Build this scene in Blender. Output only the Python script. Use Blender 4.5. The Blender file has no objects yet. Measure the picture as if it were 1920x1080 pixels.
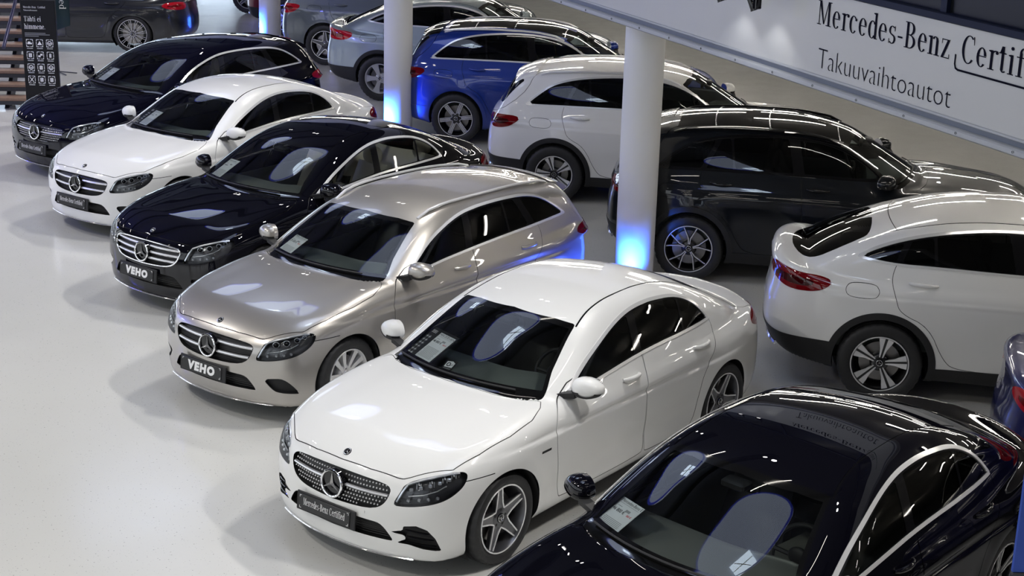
import bpy, math, random
import numpy as np
from mathutils import Matrix, Vector
random.seed(7)
SC = bpy.context.scene
COL = SC.collection
# ---------------------------------------------------------------- camera
def cam_axes(yaw, pitch, roll):
    f = np.array([math.cos(yaw)*math.cos(pitch), math.sin(yaw)*math.cos(pitch), -math.sin(pitch)])
    r = np.cross(f, [0, 0, 1.]); r /= np.linalg.norm(r); u = np.cross(r, f)
    c, s = math.cos(roll), math.sin(roll)
    return c*r+s*u, -s*r+c*u, f
_r, _u, _f = cam_axes(-2.48258803, .31289719, .02712253)
cd = bpy.data.cameras.new('camera'); cam = bpy.data.objects.new('camera', cd); COL.objects.link(cam)
cam.matrix_world = Matrix(((_r[0], _u[0], -_f[0], 7.79471767), (_r[1], _u[1], -_f[1], 6.9042284), (_r[2], _u[2], -_f[2], 5.17188529), (0, 0, 0, 1)))
cd.sensor_width = 36; cd.lens = 36*3007.2/1920; cd.clip_end = 200
SC.camera = cam
vs = SC.view_settings
vs.view_transform = 'Standard'; vs.look = 'None'; vs.exposure = 0.10; vs.gamma = 1.0; vs.use_curve_mapping = False
# ---------------------------------------------------------------- world: dim hall air
wd = bpy.data.worlds.new('hall'); SC.world = wd; wd.use_nodes = True
wd.node_tree.nodes['Background'].inputs[0].default_value = (.55, .62, .75, 1)
wd.node_tree.nodes['Background'].inputs[1].default_value = .12
# the row axis of the hall: U runs along the pillars towards the viewer's right, NRM points at the front row
PA = np.array([-6.555, -3.767]); U2 = np.array([.48470755, .87467628]); N2 = np.array([.87467628, -.48470755])
ROW_ANG = math.atan2(U2[1], U2[0])
def hall(s, n, z=0.):
    p = PA+U2*s+N2*n
    return Vector((p[0], p[1], z))
def lamp(name, kind, loc, energy, color=(1, 1, 1), target=None, **kw):
    l = bpy.data.lights.new(name, kind); l.energy = energy; l.color = color
    for k, v in kw.items(): setattr(l, k, v)
    o = bpy.data.objects.new(name, l); COL.objects.link(o); o.location = loc
    if target is not None: o.rotation_euler = (Vector(target)-Vector(loc)).to_track_quat('-Z', 'Y').to_euler()
    return o
HALL_Z = 7.6
# daylight / hall luminaires (large soft sources at the ceiling), spotlights on the truss (the row on the viewer's side is added fill), blue wash lamps
SPOTS = [(s, n) for s in (-13, -8.5, -4, .5, 5, 9.5, 14) for n in (.8, 9.0)]
for s, n in SPOTS:
    for d in (-.22, .22):
        lamp('truss_spot', 'SPOT', hall(s+d, n, 6.2), 350 if n < 2 else 230, (1, .97, .93), hall(s+d*2, 5.0, 0), spot_size=math.radians(80), spot_blend=.7, shadow_soft_size=.07)
for s in (-32, -25, -18, -11, -4):
    lamp('blue_wash', 'AREA', hall(s, 11.5, 4.2), 190, (.08, .09, 1), hall(s-1, 6, 8), shape='DISK', size=.6)
import numpy as np
# ---------- smooth 1-D profiles ----------
class Prof:
    def __init__(s,pts,sig=.05,step=.004):
        p=np.array(pts,float);p=p[np.argsort(p[:,0])];x,y=p[:,0],p[:,1]
        h=np.diff(x);d=np.diff(y)/h;m=np.zeros(len(x))
        for i in range(1,len(x)-1):
            if d[i-1]*d[i]>0:
                w1=2*h[i]+h[i-1];w2=h[i]+2*h[i-1];m[i]=(w1+w2)/(w1/d[i-1]+w2/d[i])
        m[0]=d[0];m[-1]=d[-1]
        X=np.arange(x[0]-.8,x[-1]+.8,step);q=np.clip(X,x[0],x[-1])
        i=np.clip(np.searchsorted(x,q)-1,0,len(h)-1);t=(q-x[i])/h[i]
        Y=(2*t**3-3*t**2+1)*y[i]+(t**3-2*t**2+t)*h[i]*m[i]+(-2*t**3+3*t**2)*y[i+1]+(t**3-t**2)*h[i]*m[i+1]
        Y=Y+np.where(X<x[0],(X-x[0])*m[0],0)+np.where(X>x[-1],(X-x[-1])*m[-1],0)
        if sig>0:
            n=int(3*sig/step);k=np.exp(-.5*(np.arange(-n,n+1)*step/sig)**2);k/=k.sum()
            Y=np.convolve(np.pad(Y,n,mode='edge'),k,'valid')
        s.X,s.Y=X,Y;s.G=np.gradient(Y,step)
    def __call__(s,x):return np.interp(x,s.X,s.Y)
    def d(s,x):return np.interp(x,s.X,s.G)
def smax(a,b,k):
    h=np.maximum(k-np.abs(a-b),0)/k
    return np.maximum(a,b)+h*h*k*.25
def smin(a,b,k):return -smax(-a,-b,k)
def sstep(t):
    t=np.clip(t,0,1);return t*t*(3-2*t)
# ---------- car body as an implicit solid ----------
class Body:
    """d: dict of profiles. axles at x=0 and x=-wb; x forward, z up, |y| used."""
    def __init__(s,d):
        s.__dict__.update(d)
        for k,sg in (('Wx',.10),('Sz',.035),('Fc',.03),('Pf',.06),('Rc',.03),('Pr',.06),('Hl',.06),('Cr',.1),('Rf',.05),('Gb',.10),('zb',.08)):
            setattr(s,k,Prof(d[k],d.get('sig_'+k,sg)))
        s.sc=d.get('sc',(1,1,1))
    def W(s,x,z):
        w=s.Wx(x)*s.Sz(z)
        for xw in (0,-s.wb):
            dd=np.hypot(x-xw,z-s.rw)
            w=w+s.flare*np.exp(-((dd-s.ra-.02)/.085)**2)*(np.clip((z-.1)*6,0,1))
        # character lines
        for (x0,z0,x1,z1,amp,wid,kind) in s.lines:
            t=np.clip((x-x0)/(x1-x0),-.2,1.2);zl=z0+(z1-z0)*t
            fade=sstep((t+.05)/.15)*sstep((1.05-t)/.15)
            if kind=='step':w=w-amp*fade*sstep((z-zl)/wid+.5)*np.exp(-np.maximum(z-zl,0)/.10)
            else:w=w-amp*fade*np.exp(-((z-zl)/wid)**2)
        return w
    def H(s,x,y):
        h=s.Hl(x)-s.Cr(x)*(y/.8)**2
        for (x0,x1,yc,wd,amp) in s.humps:
            h=h+amp*sstep((x-x0)/.35)*sstep((x1-x)/.3)*np.exp(-((y-yc)/wd)**2)
        return h
    def f(s,P):
        x,y,z=P[...,0]/s.sc[0],np.abs(P[...,1])/s.sc[1],P[...,2]/s.sc[2]
        aside=y-s.W(x,z)
        atop=(z-s.H(x,y))/np.sqrt(1+s.Hl.d(x)**2)
        afr=(x-(s.Fc(z)-s.Pf(y)))/np.sqrt(1+s.Pf.d(y)**2)
        are=((s.Rc(z)+s.Pr(y))-x)/np.sqrt(1+s.Pr.d(y)**2)
        abot=s.zb(x)-z
        fl=smax(aside,atop,s.ksh)
        fl=smax(fl,afr,s.kf);fl=smax(fl,are,s.kr);fl=smax(fl,abot,.05)
        xx=x+s.wcurv*y*y*sstep((x-s.xmid)/.5)-s.rcurv*y*y*sstep((s.xmid-x)/.8)
        bs=(y-(s.Gb(x)-s.tum*(z-s.zbelt)-s.tum2*(z-s.zbelt)**2))*.9
        bt=(z-(s.Rf(xx)-s.crown*(y/.6)**2))/np.sqrt(1+s.Rf.d(xx)**2)
        fg=smax(smax(bs,bt,s.krail),s.zbelt-.12-z,.03)
        return smin(fl,fg,s.kj)
    def grad(s,P,e=.004):
        g=np.stack([s.f(P+np.eye(3)[i]*e)-s.f(P-np.eye(3)[i]*e) for i in range(3)],-1)
        return g/np.maximum(np.linalg.norm(g,axis=-1,keepdims=True),1e-9)
    def root(s,O,D,t0=0.,t1=1.7,it=26):
        a=np.full(O.shape[:-1],t0);b=np.full(O.shape[:-1],t1)
        for _ in range(it):
            m=(a+b)/2;i=s.f(O+D*m[...,None])<0
            a=np.where(i,m,a);b=np.where(i,b,m)
        return O+D*((a+b)/2)[...,None]
    def march(s,O,D,t0=0.,n=400,step=.02):
        """first hit from outside along world-like ray (arrays)"""
        t=np.full(len(O),t0);done=np.zeros(len(O),bool)
        for _ in range(n):
            v=s.f(O+D*t[:,None]);done|=v<1e-4
            t=np.where(done,t,t+np.clip(v*.6,2e-4,.5))
        return O+D*t[:,None]
    def sx(s,y,z,front=True):   # front / rear surface x
        y,z=np.broadcast_arrays(np.asarray(y,float),np.asarray(z,float))
        O=np.stack([np.full(y.shape,s.spine[1] if front else s.spine[0]),y,z],-1)*1.
        D=np.zeros(O.shape);D[...,0]=1 if front else -1
        return s.root(O,D)[...,0]
    def sy(s,x,z):
        x,z=np.broadcast_arrays(np.asarray(x,float),np.asarray(z,float))
        O=np.stack([x,np.zeros(x.shape),z],-1);D=np.zeros(O.shape);D[...,1]=1
        return s.root(O,D)[...,1]
    def sz(s,x,y):
        x,y=np.broadcast_arrays(np.asarray(x,float),np.asarray(y,float))
        O=np.stack([x,y,np.full(x.shape,s.spine[2])],-1);D=np.zeros(O.shape);D[...,2]=1
        return s.root(O,D)[...,2]
    def shell(s,res):
        xr,xf,z0=s.spine
        nphi=int(round(2.9/res));phi=np.linspace(-np.pi/2,np.pi/2,nphi+1)
        ns=int(round((xf-xr)/res));na=int(round(.95/res))
        a=np.linspace(0,np.pi/2,na+1)
        st=[(xf,t) for t in a[1:][::-1]]            # (origin x, angle) front fan pole first
        st=[(xf,np.pi/2-t) for t in a[:-1]]         # from nose pole outward
        st+=[(x,0.) for x in np.linspace(xf,xr,ns+1)]
        st+=[(xr,-t) for t in a[1:]]
        st=np.array(st);ox=st[:,0][:,None];al=st[:,1][:,None]
        D=np.stack(np.broadcast_arrays(np.sin(al),np.cos(al)*np.cos(phi),np.cos(al)*np.sin(phi)),-1)
        O=np.zeros(D.shape);O[...,0]=ox;O[...,2]=z0
        P=s.root(O,D);P[:,0,1]=0;P[:,-1,1]=0;P[0,:,1]=0;P[-1,:,1]=0
        n,m=P.shape[:2]
        i,j=np.meshgrid(np.arange(n-1),np.arange(m-1),indexing='ij')
        q=np.stack([i*m+j,(i+1)*m+j,(i+1)*m+j+1,i*m+j+1],-1).reshape(-1,4)
        # alternate diagonal
        V=P.reshape(-1,3)
        T=np.concatenate([q[:,[0,2,1]],q[:,[0,3,2]]])
        A=np.linalg.norm(np.cross(V[T[:,1]]-V[T[:,0]],V[T[:,2]]-V[T[:,0]]),axis=1)
        T=T[A>1e-9]
        N=s.grad(V)
        c=V[T].mean(1);nn=np.cross(V[T[:,1]]-V[T[:,0]],V[T[:,2]]-V[T[:,0]])
        fl=(nn*N[T].mean(1)).sum(1)<0;T[fl]=T[fl][:,[0,2,1]]
        return V,T,N
SEDAN=dict(wb=2.84,rw=.33,ra=.365,flare=.012,spine=(-3.35,.25,.58),
 Wx=[(-4.0,.70),(-3.6,.80),(-3.2,.865),(-2.84,.895),(-2.2,.905),(-1.4,.905),(-.6,.90),(0,.90),(.3,.893),(.6,.865),(.9,.80)],
 Sz=[(.10,.84),(.17,.89),(.22,.945),(.30,.972),(.45,.99),(.60,1.0),(.72,1.0),(.80,.99),(.88,.968),(.95,.935),(1.1,.87)],
 Fc=[(.08,.58),(.12,.67),(.16,.735),(.25,.758),(.38,.768),(.50,.772),(.60,.762),(.68,.735),(.74,.69),(.80,.61),(.9,.45)],
 Pf=[(0,0),(.2,.01),(.4,.05),(.6,.12),(.7,.175),(.8,.28),(.9,.56),(1,1.05)],
 Rc=[(.10,-3.60),(.2,-3.74),(.3,-3.85),(.45,-3.89),(.6,-3.89),(.75,-3.865),(.9,-3.835),(1.0,-3.81),(1.1,-3.79)],
 Pr=[(0,0),(.3,.035),(.5,.11),(.65,.20),(.75,.29),(.85,.46),(.92,.70),(1,1.05)],
 Hl=[(-4.0,.98),(-3.86,.994),(-3.75,.992),(-3.6,.98),(-3.3,.975),(-2.8,.975),(-2,.97),(-1,.97),(-.6,.985),(-.35,.978),(0,.948),(.3,.906),(.5,.862),(.62,.815),(.72,.745),(.8,.65),(.9,.5)],
 Cr=[(-4,.06),(-3,.05),(-2,.02),(-1,.03),(-.4,.045),(0,.07),(.4,.09),(.8,.10)],
 humps=[(-.9,.65,.70,.14,.010),(-.6,.7,.42,.12,.003)],
 lines=[(.35,.81,-3.1,.74,.014,.030,'step'),(-.35,.36,-2.4,.47,.014,.10,'g')],
 ksh=.11,kf=.09,kr=.09,
 zb=[(-3.9,.22),(-3.4,.19),(-2.8,.16),(-1,.15),(0,.14),(.5,.14),(.8,.15)],
 Rf=[(0,.60),(-.25,.86),(-.40,.965),(-.60,1.082),(-.85,1.212),(-1.05,1.312),(-1.2,1.372),(-1.4,1.418),(-1.7,1.448),(-1.95,1.45),(-2.2,1.434),(-2.45,1.395),(-2.7,1.33),(-2.95,1.243),(-3.2,1.135),(-3.4,1.035),(-3.6,.92),(-3.85,.72),(-4.2,.45)],
 Gb=[(-3.8,.62),(-3.4,.69),(-3.0,.765),(-2.5,.83),(-2,.855),(-1.4,.86),(-.9,.845),(-.5,.80),(0,.7)],
 zbelt=.93,tum=.42,tum2=.32,crown=.045,wcurv=.30,rcurv=.22,xmid=-1.8,krail=.11,kj=.035)

SUV=dict(wb=2.873,rw=.365,ra=.405,flare=.014,spine=(-3.25,.25,.72),
 Wx=[(-4.0,.76),(-3.6,.86),(-3.2,.91),(-2.84,.935),(-2.2,.94),(-1.4,.94),(-.6,.935),(0,.93),(.3,.92),(.6,.88),(.9,.80)],
 Sz=[(.15,.84),(.22,.89),(.30,.945),(.40,.972),(.55,.99),(.72,1.0),(.85,1.0),(.95,.99),(1.03,.965),(1.10,.93),(1.3,.83)],
 Fc=[(.15,.60),(.20,.68),(.25,.76),(.32,.80),(.5,.82),(.68,.83),(.82,.82),(.92,.78),(.98,.72),(1.04,.60),(1.14,.40)],
 Pf=SEDAN['Pf'],
 Rc=[(.15,-3.63),(.25,-3.73),(.4,-3.82),(.55,-3.86),(.75,-3.85),(.9,-3.82),(1.05,-3.79),(1.2,-3.76)],
 Pr=[(0,0),(.3,.015),(.5,.05),(.65,.11),(.75,.18),(.85,.32),(.92,.58),(1,.9)],
 Hl=[(-4.0,1.10),(-3.0,1.10),(-2,1.09),(-1,1.10),(-.6,1.13),(-.35,1.13),(0,1.115),(.3,1.09),(.5,1.055),(.62,1.015),(.72,.95),(.8,.87),(.95,.6)],
 Cr=[(-4,.05),(-3,.04),(-2,.02),(-1,.03),(-.4,.045),(0,.07),(.4,.09),(.8,.10)],
 humps=[(-.9,.65,.72,.14,.010),(-.6,.7,.42,.12,.006)],
 lines=[(.35,.96,-3.3,.94,.014,.035,'step'),(-.35,.45,-2.4,.55,.012,.12,'g')],
 ksh=.10,kf=.09,kr=.10,
 zb=[(-3.9,.36),(-3.4,.28),(-2.8,.22),(-1,.20),(0,.20),(.5,.20),(.8,.22)],
 Rf=[(0,.70),(-.25,.95),(-.45,1.09),(-.65,1.21),(-.9,1.355),(-1.1,1.47),(-1.25,1.545),(-1.45,1.60),(-1.75,1.645),(-2.0,1.658),(-2.4,1.66),(-2.8,1.64),(-3.1,1.605),(-3.3,1.57),(-3.44,1.53),(-3.53,1.45),(-3.63,1.29),(-3.73,1.11),(-3.95,.75)],
 Gb=[(-3.8,.80),(-3.4,.835),(-3.0,.865),(-2.5,.885),(-2,.89),(-1.4,.89),(-.9,.875),(-.5,.83),(0,.75)],
 zbelt=1.06,tum=.30,tum2=.30,crown=.04,wcurv=.30,rcurv=.16,xmid=-2.0,krail=.11,kj=.035)
COUPE=dict(SUV,
 Rf=SUV['Rf'][:7]+[(-1.45,1.59),(-1.75,1.62),(-2.0,1.618),(-2.4,1.585),(-2.7,1.525),(-3.0,1.435),(-3.3,1.315),(-3.5,1.22),(-3.65,1.13),(-3.85,.93),(-4.1,.7)],
 Hl=[(-4.0,1.17),(-3.8,1.17),(-3.6,1.15),(-3.3,1.11)]+SUV['Hl'][1:],
 Rc=[(.15,-3.63),(.25,-3.74),(.4,-3.86),(.55,-3.92),(.75,-3.91),(.9,-3.88),(1.05,-3.87),(1.12,-3.89),(1.2,-3.88)],
 Gb=[(-3.8,.68),(-3.4,.76),(-3.0,.83),(-2.5,.875)]+SUV['Gb'][4:],tum=.36)
WAGON=dict(SEDAN,
 Rf=SEDAN['Rf'][:7]+[(-1.4,1.418),(-1.7,1.45),(-1.95,1.457),(-2.4,1.452),(-2.8,1.428),(-3.1,1.385),(-3.3,1.36),(-3.45,1.32),(-3.56,1.20),(-3.7,1.0),(-3.85,.80),(-4.1,.5)],
 Hl=[(-4.0,.98),(-3,.98),(-2.5,.972)]+SEDAN['Hl'][6:],
 Wx=[(-4.0,.74),(-3.6,.83),(-3.2,.88),(-2.84,.90)]+SEDAN['Wx'][4:],
 Gb=[(-3.9,.72),(-3.4,.775),(-3.0,.81),(-2.5,.84)]+SEDAN['Gb'][4:])
# ---------------------------------------------------------------- materials
MATS = {}
def mat(name, base=(.5, .5, .5), rough=.5, metal=0., coat=0., coat_r=.03, emit=None, es=1., spec=.5, trans=None, alpha=None):
    if name in MATS: return MATS[name]
    m = bpy.data.materials.new(name); m.use_nodes = True
    b = m.node_tree.nodes['Principled BSDF']; I = b.inputs
    I['Base Color'].default_value = (*base, 1); I['Roughness'].default_value = rough; I['Metallic'].default_value = metal
    I['Coat Weight'].default_value = coat; I['Coat Roughness'].default_value = coat_r
    I['Specular IOR Level'].default_value = spec
    if emit: I['Emission Color'].default_value = (*emit, 1); I['Emission Strength'].default_value = es
    m.diffuse_color = (*base, 1)
    MATS[name] = m
    return m
def glass(name, tint, refl_ior=1.5):
    if name in MATS: return MATS[name]
    m = bpy.data.materials.new(name); m.use_nodes = True; nt = m.node_tree; nt.nodes.clear()
    o = nt.nodes.new('ShaderNodeOutputMaterial'); mx = nt.nodes.new('ShaderNodeMixShader'); fr = nt.nodes.new('ShaderNodeFresnel')
    t = nt.nodes.new('ShaderNodeBsdfTransparent'); g = nt.nodes.new('ShaderNodeBsdfGlossy')
    fr.inputs[0].default_value = refl_ior; t.inputs[0].default_value = (*tint, 1); g.inputs['Roughness'].default_value = .0
    nt.links.new(fr.outputs[0], mx.inputs[0]); nt.links.new(t.outputs[0], mx.inputs[1]); nt.links.new(g.outputs[0], mx.inputs[2])
    nt.links.new(mx.outputs[0], o.inputs[0]); MATS[name] = m
    return m
def noise_rough(m, scale, lo, hi, col=None):
    """procedural grain: noise drives roughness and (optionally) mixes a second colour"""
    nt = m.node_tree; b = nt.nodes['Principled BSDF']
    tc = nt.nodes.new('ShaderNodeTexCoord'); n = nt.nodes.new('ShaderNodeTexNoise'); n.inputs['Scale'].default_value = scale; n.inputs['Detail'].default_value = 4
    nt.links.new(tc.outputs['Object'], n.inputs['Vector'])
    mr = nt.nodes.new('ShaderNodeMapRange'); mr.inputs['To Min'].default_value = lo; mr.inputs['To Max'].default_value = hi
    nt.links.new(n.outputs['Fac'], mr.inputs['Value']); nt.links.new(mr.outputs[0], b.inputs['Roughness'])
    if col:
        mx = nt.nodes.new('ShaderNodeMix'); mx.data_type = 'RGBA'
        mx.inputs['A'].default_value = b.inputs['Base Color'].default_value; mx.inputs['B'].default_value = (*col, 1)
        nt.links.new(n.outputs['Fac'], mx.inputs['Factor']); nt.links.new(mx.outputs['Result'], b.inputs['Base Color'])
    return m
def flake_paint(name, base, metal, rough, dark=.75):
    m = mat(name, base, rough, metal, 1.0, .02)
    return noise_rough(m, 900, rough*.85, rough*1.15, tuple(c*dark for c in base)) if metal > .2 else m
white = mat('white_paint', (.73, .73, .715), .35, 0, 1.0, .02, spec=.2)
silver = flake_paint('champagne_silver_paint', (.49, .465, .43), .72, .33)
black = mat('black_paint', (.0025, .0025, .005), .3, 0, 1.0, .012, spec=0)
nightblue = mat('black_blue_paint', (.0025, .0025, .008), .3, 0, 1.0, .012, spec=0)
navy = mat('dark_navy_paint', (.0045, .006, .009), .3, 0, 1.0, .015, spec=.1)
blue = flake_paint('blue_paint', (.004, .035, .30), .35, .3)
deepblue = flake_paint('deep_blue_paint', (.006, .010, .12), .35, .3)
icesilver = flake_paint('ice_silver_paint', (.34, .40, .43), .5, .35)
grey = flake_paint('grey_paint', (.115, .135, .15), .4, .35)
darkgrey = flake_paint('dark_grey_paint', (.024, .026, .032), .4, .3)
red = flake_paint('dark_red_paint', (.16, .008, .02), .3, .3)
chrome = mat('chrome', (.88, .88, .89), .10, .85)
satin = mat('satin_silver', (.74, .74, .75), .26, .7)
brighttrim = mat('bright_trim', (.84, .84, .84), .2, .45)
railm = mat('rail_silver', (.66, .66, .67), .3, .35)
alloy = mat('silver_alloy', (.68, .68, .69), .30, .6, .3)
greyalloy = mat('grey_alloy', (.11, .11, .12), .35, .7, .5)
blackalloy = mat('black_alloy', (.01, .01, .011), .3, .3, .8)
cutalloy = mat('machined_alloy', (.80, .80, .81), .25, .55, .4)
discm = noise_rough(mat('brake_steel', (.30, .29, .28), .35, 1.), 60, .25, .45)
tire = noise_rough(mat('tyre_rubber', (.016, .016, .017), .6), 40, .5, .72)
plastic = noise_rough(mat('black_plastic', (.017, .017, .018), .55, spec=.35), 120, .45, .65)
gapm = mat('gap_black', (.004, .004, .004), .7)
glossblack = mat('gloss_black', (.004, .004, .005), .2, 0, 1.0, spec=0)
mesh_black = mat('grille_black', (.006, .006, .006), .45)
underm = mat('underbody', (.008, .008, .008), .8)
frit = mat('glass_border_black', (.003, .003, .003), .06, spec=.6)
clearg = glass('clear_glass', (.86, .91, .89))
tintg = glass('privacy_glass', (.10, .11, .12))
midg = glass('side_glass', (.42, .46, .46))
lensg = glass('lens_glass', (.9, .92, .94), 1.35)
lampdark = mat('lamp_housing', (.055, .055, .06), .3, .3, .5)
ledm = mat('lamp_reflector', (.85, .87, .9), .14, .5)
redlens = mat('red_lens', (.15, .002, .005), .12, 0, 1.0, spec=0)
redbright = mat('bright_red_lens', (.42, .008, .018), .12, 0, 1.0, spec=0)
reddark = mat('dark_red_lens', (.035, .001, .002), .15, 0, 1.0, spec=0)
mirrorg = mat('mirror_glass', (.8, .8, .82), .01, 1.)
dashm = noise_rough(mat('dashboard_grey', (.105, .118, .112), .6), 200, .55, .7)
dashlight = noise_rough(mat('dashboard_taupe', (.15, .155, .14), .6), 200, .55, .7)
seatblack = noise_rough(mat('black_leather', (.018, .018, .018), .5), 150, .4, .6)
seatbeige = noise_rough(mat('beige_leather', (.75, .68, .56), .5), 150, .4, .6)
platem = mat('plate_black', (.012, .012, .013), .4)
whiteprint = mat('white_print', (.82, .82, .82), .5)
greyprint = mat('grey_print', (.30, .31, .33), .6)
blackprint = mat('dark_print', (.02, .02, .025), .6)
redprint = mat('red_print', (.55, .03, .05), .6)
paper = mat('paper_white', (.72, .73, .76), .55)
cardblack = mat('card_black', (.01, .01, .011), .5)
# ---------------------------------------------------------------- mesh builder
def obj(name, me, parent=None, m=None, loc=None, rot=None):
    o = bpy.data.objects.new(name, me); COL.objects.link(o)
    if parent is not None: o.parent = parent
    if loc is not None: o.location = loc
    if rot is not None: o.rotation_euler = rot
    return o
def tag(o, label=None, cat=None, group=None, kind=None):
    if label: o['label'] = label
    if cat: o['category'] = cat
    if group: o['group'] = group
    if kind: o['kind'] = kind
    return o
def empty(name, loc=(0, 0, 0), rz=0., label=None, cat=None, group=None):
    o = bpy.data.objects.new(name, None); COL.objects.link(o); o.location = loc; o.rotation_euler = (0, 0, rz)
    o.empty_display_size = .2
    return tag(o, label, cat, group)
class MB:
    def __init__(s): s.v = []; s.f = []; s.mi = []; s.cur = 0
    def add(s, V, F):
        n = len(s.v); s.v.extend([tuple(map(float, p)) for p in V]); s.f.extend([tuple(i+n for i in f) for f in F]); s.mi.extend([s.cur]*len(F)); return s
    def box(s, c, d, rz=0., bev=0.):
        x, y, z = [k/2 for k in d]; V = []
        if bev <= 0:
            V = [(a*x, b*y, e*z) for a in (-1, 1) for b in (-1, 1) for e in (-1, 1)]
            F = [(0, 1, 3, 2), (4, 6, 7, 5), (0, 4, 5, 1), (2, 3, 7, 6), (0, 2, 6, 4), (1, 5, 7, 3)]
        else:
            P = []
            ring = [(x-bev, -y), (x, -y+bev), (x, y-bev), (x-bev, y), (-x+bev, y), (-x, y-bev), (-x, -y+bev), (-x+bev, -y)]
            inner = [(a*(1-bev/x), b*(1-bev/y)) for a, b in ring]
            for zz, rr in ((-z, inner), (-z+bev, ring), (z-bev, ring), (z, inner)): P += [(a, b, zz) for a, b in rr]
            V = P; F = [tuple(range(7, -1, -1)), tuple(range(24, 32))]
            for k in range(3):
                for i in range(8): F.append((k*8+i, k*8+(i+1) % 8, (k+1)*8+(i+1) % 8, (k+1)*8+i))
        c0, s0 = math.cos(rz), math.sin(rz)
        return s.add([(c[0]+c0*a-s0*b, c[1]+s0*a+c0*b, c[2]+e) for a, b, e in V], F)
    def tube(s, path, r, n=8, closed=False, cap=True, flat=1.):
        P = [Vector(p) for p in path]; N = len(P); rr = r if hasattr(r, '__len__') else [r]*N
        up = Vector((0, 0, 1)); V = []; F = []
        for i, p in enumerate(P):
            a = P[(i-1) % N] if (closed or i > 0) else p; b = P[(i+1) % N] if (closed or i < N-1) else p
            t = (b-a).normalized(); q = up if abs(t.z) < .92 else Vector((1, 0, 0))
            x = t.cross(q).normalized(); y = x.cross(t).normalized()
            for k in range(n):
                an = 2*math.pi*k/n; V.append(p+x*math.cos(an)*rr[i]+y*math.sin(an)*rr[i]*flat)
        M = N if closed else N-1
        for i in range(M):
            j = (i+1) % N
            for k in range(n): F.append((i*n+k, i*n+(k+1) % n, j*n+(k+1) % n, j*n+k))
        if cap and not closed: F += [tuple(range(n-1, -1, -1)), tuple((N-1)*n+k for k in range(n))]
        return s.add(V, F)
    def lathe(s, prof, n=48, axis='y', c=(0, 0, 0), close=False):
        V = []; F = []; m = len(prof)
        for i in range(n):
            a = 2*math.pi*i/n
            for r, h in prof:
                if axis == 'y': V.append((c[0]+r*math.cos(a), c[1]+h, c[2]+r*math.sin(a)))
                elif axis == 'x': V.append((c[0]+h, c[1]+r*math.cos(a), c[2]+r*math.sin(a)))
                else: V.append((c[0]+r*math.cos(a), c[1]+r*math.sin(a), c[2]+h))
        for i in range(n):
            j = (i+1) % n
            for k in range(m-1 if not close else m):
                l = (k+1) % m
                F.append((i*m+k, i*m+l, j*m+l, j*m+k) if axis != 'y' else (i*m+k, j*m+k, j*m+l, i*m+l))
        return s.add(V, F)
    def prism(s, poly, f0, f1):
        """poly: 2-D outline; f0/f1 map (a,b)->3-D for back and front face"""
        n = len(poly); V = [f0(*p) for p in poly]+[f1(*p) for p in poly]
        F = [tuple(range(n-1, -1, -1)), tuple(range(n, 2*n))]+[(i, (i+1) % n, n+(i+1) % n, n+i) for i in range(n)]
        return s.add(V, F)
    def grid(s, fn, nu, nv, cu=False, cv=False):
        V = [fn(i/(nu if cu else nu-1), j/(nv if cv else nv-1)) for i in range(nu) for j in range(nv)]
        F = [(i*nv+j, ((i+1) % nu)*nv+j, ((i+1) % nu)*nv+(j+1) % nv, i*nv+(j+1) % nv) for i in range(nu if cu else nu-1) for j in range(nv if cv else nv-1)]
        return s.add(V, F)
    def ell(s, c, r, n=16, m=10, p=1.):
        sg = lambda t: math.copysign(abs(t)**p, t)
        return s.grid(lambda u, v: (c[0]+r[0]*sg(math.cos(2*math.pi*u))*sg(math.sin(math.pi*v)), c[1]+r[1]*sg(math.sin(2*math.pi*u))*sg(math.sin(math.pi*v)), c[2]+r[2]*sg(math.cos(math.pi*v))), n, m, cu=True)
    def mesh(s, name, mats, smooth=True, ang=40):
        me = bpy.data.meshes.new(name); me.from_pydata(s.v, [], s.f)
        for m in (mats if isinstance(mats, (list, tuple)) else [mats]): me.materials.append(m)
        if any(s.mi): me.polygons.foreach_set('material_index', s.mi)
        if smooth:
            me.shade_smooth(); me.set_sharp_from_angle(angle=math.radians(ang))
        me.validate(); me.update()
        return me
    def build(s, name, mats, parent=None, smooth=True, ang=40, loc=None, rot=None):
        return obj(name, s.mesh(name, mats, smooth, ang), parent, loc=loc, rot=rot)
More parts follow.
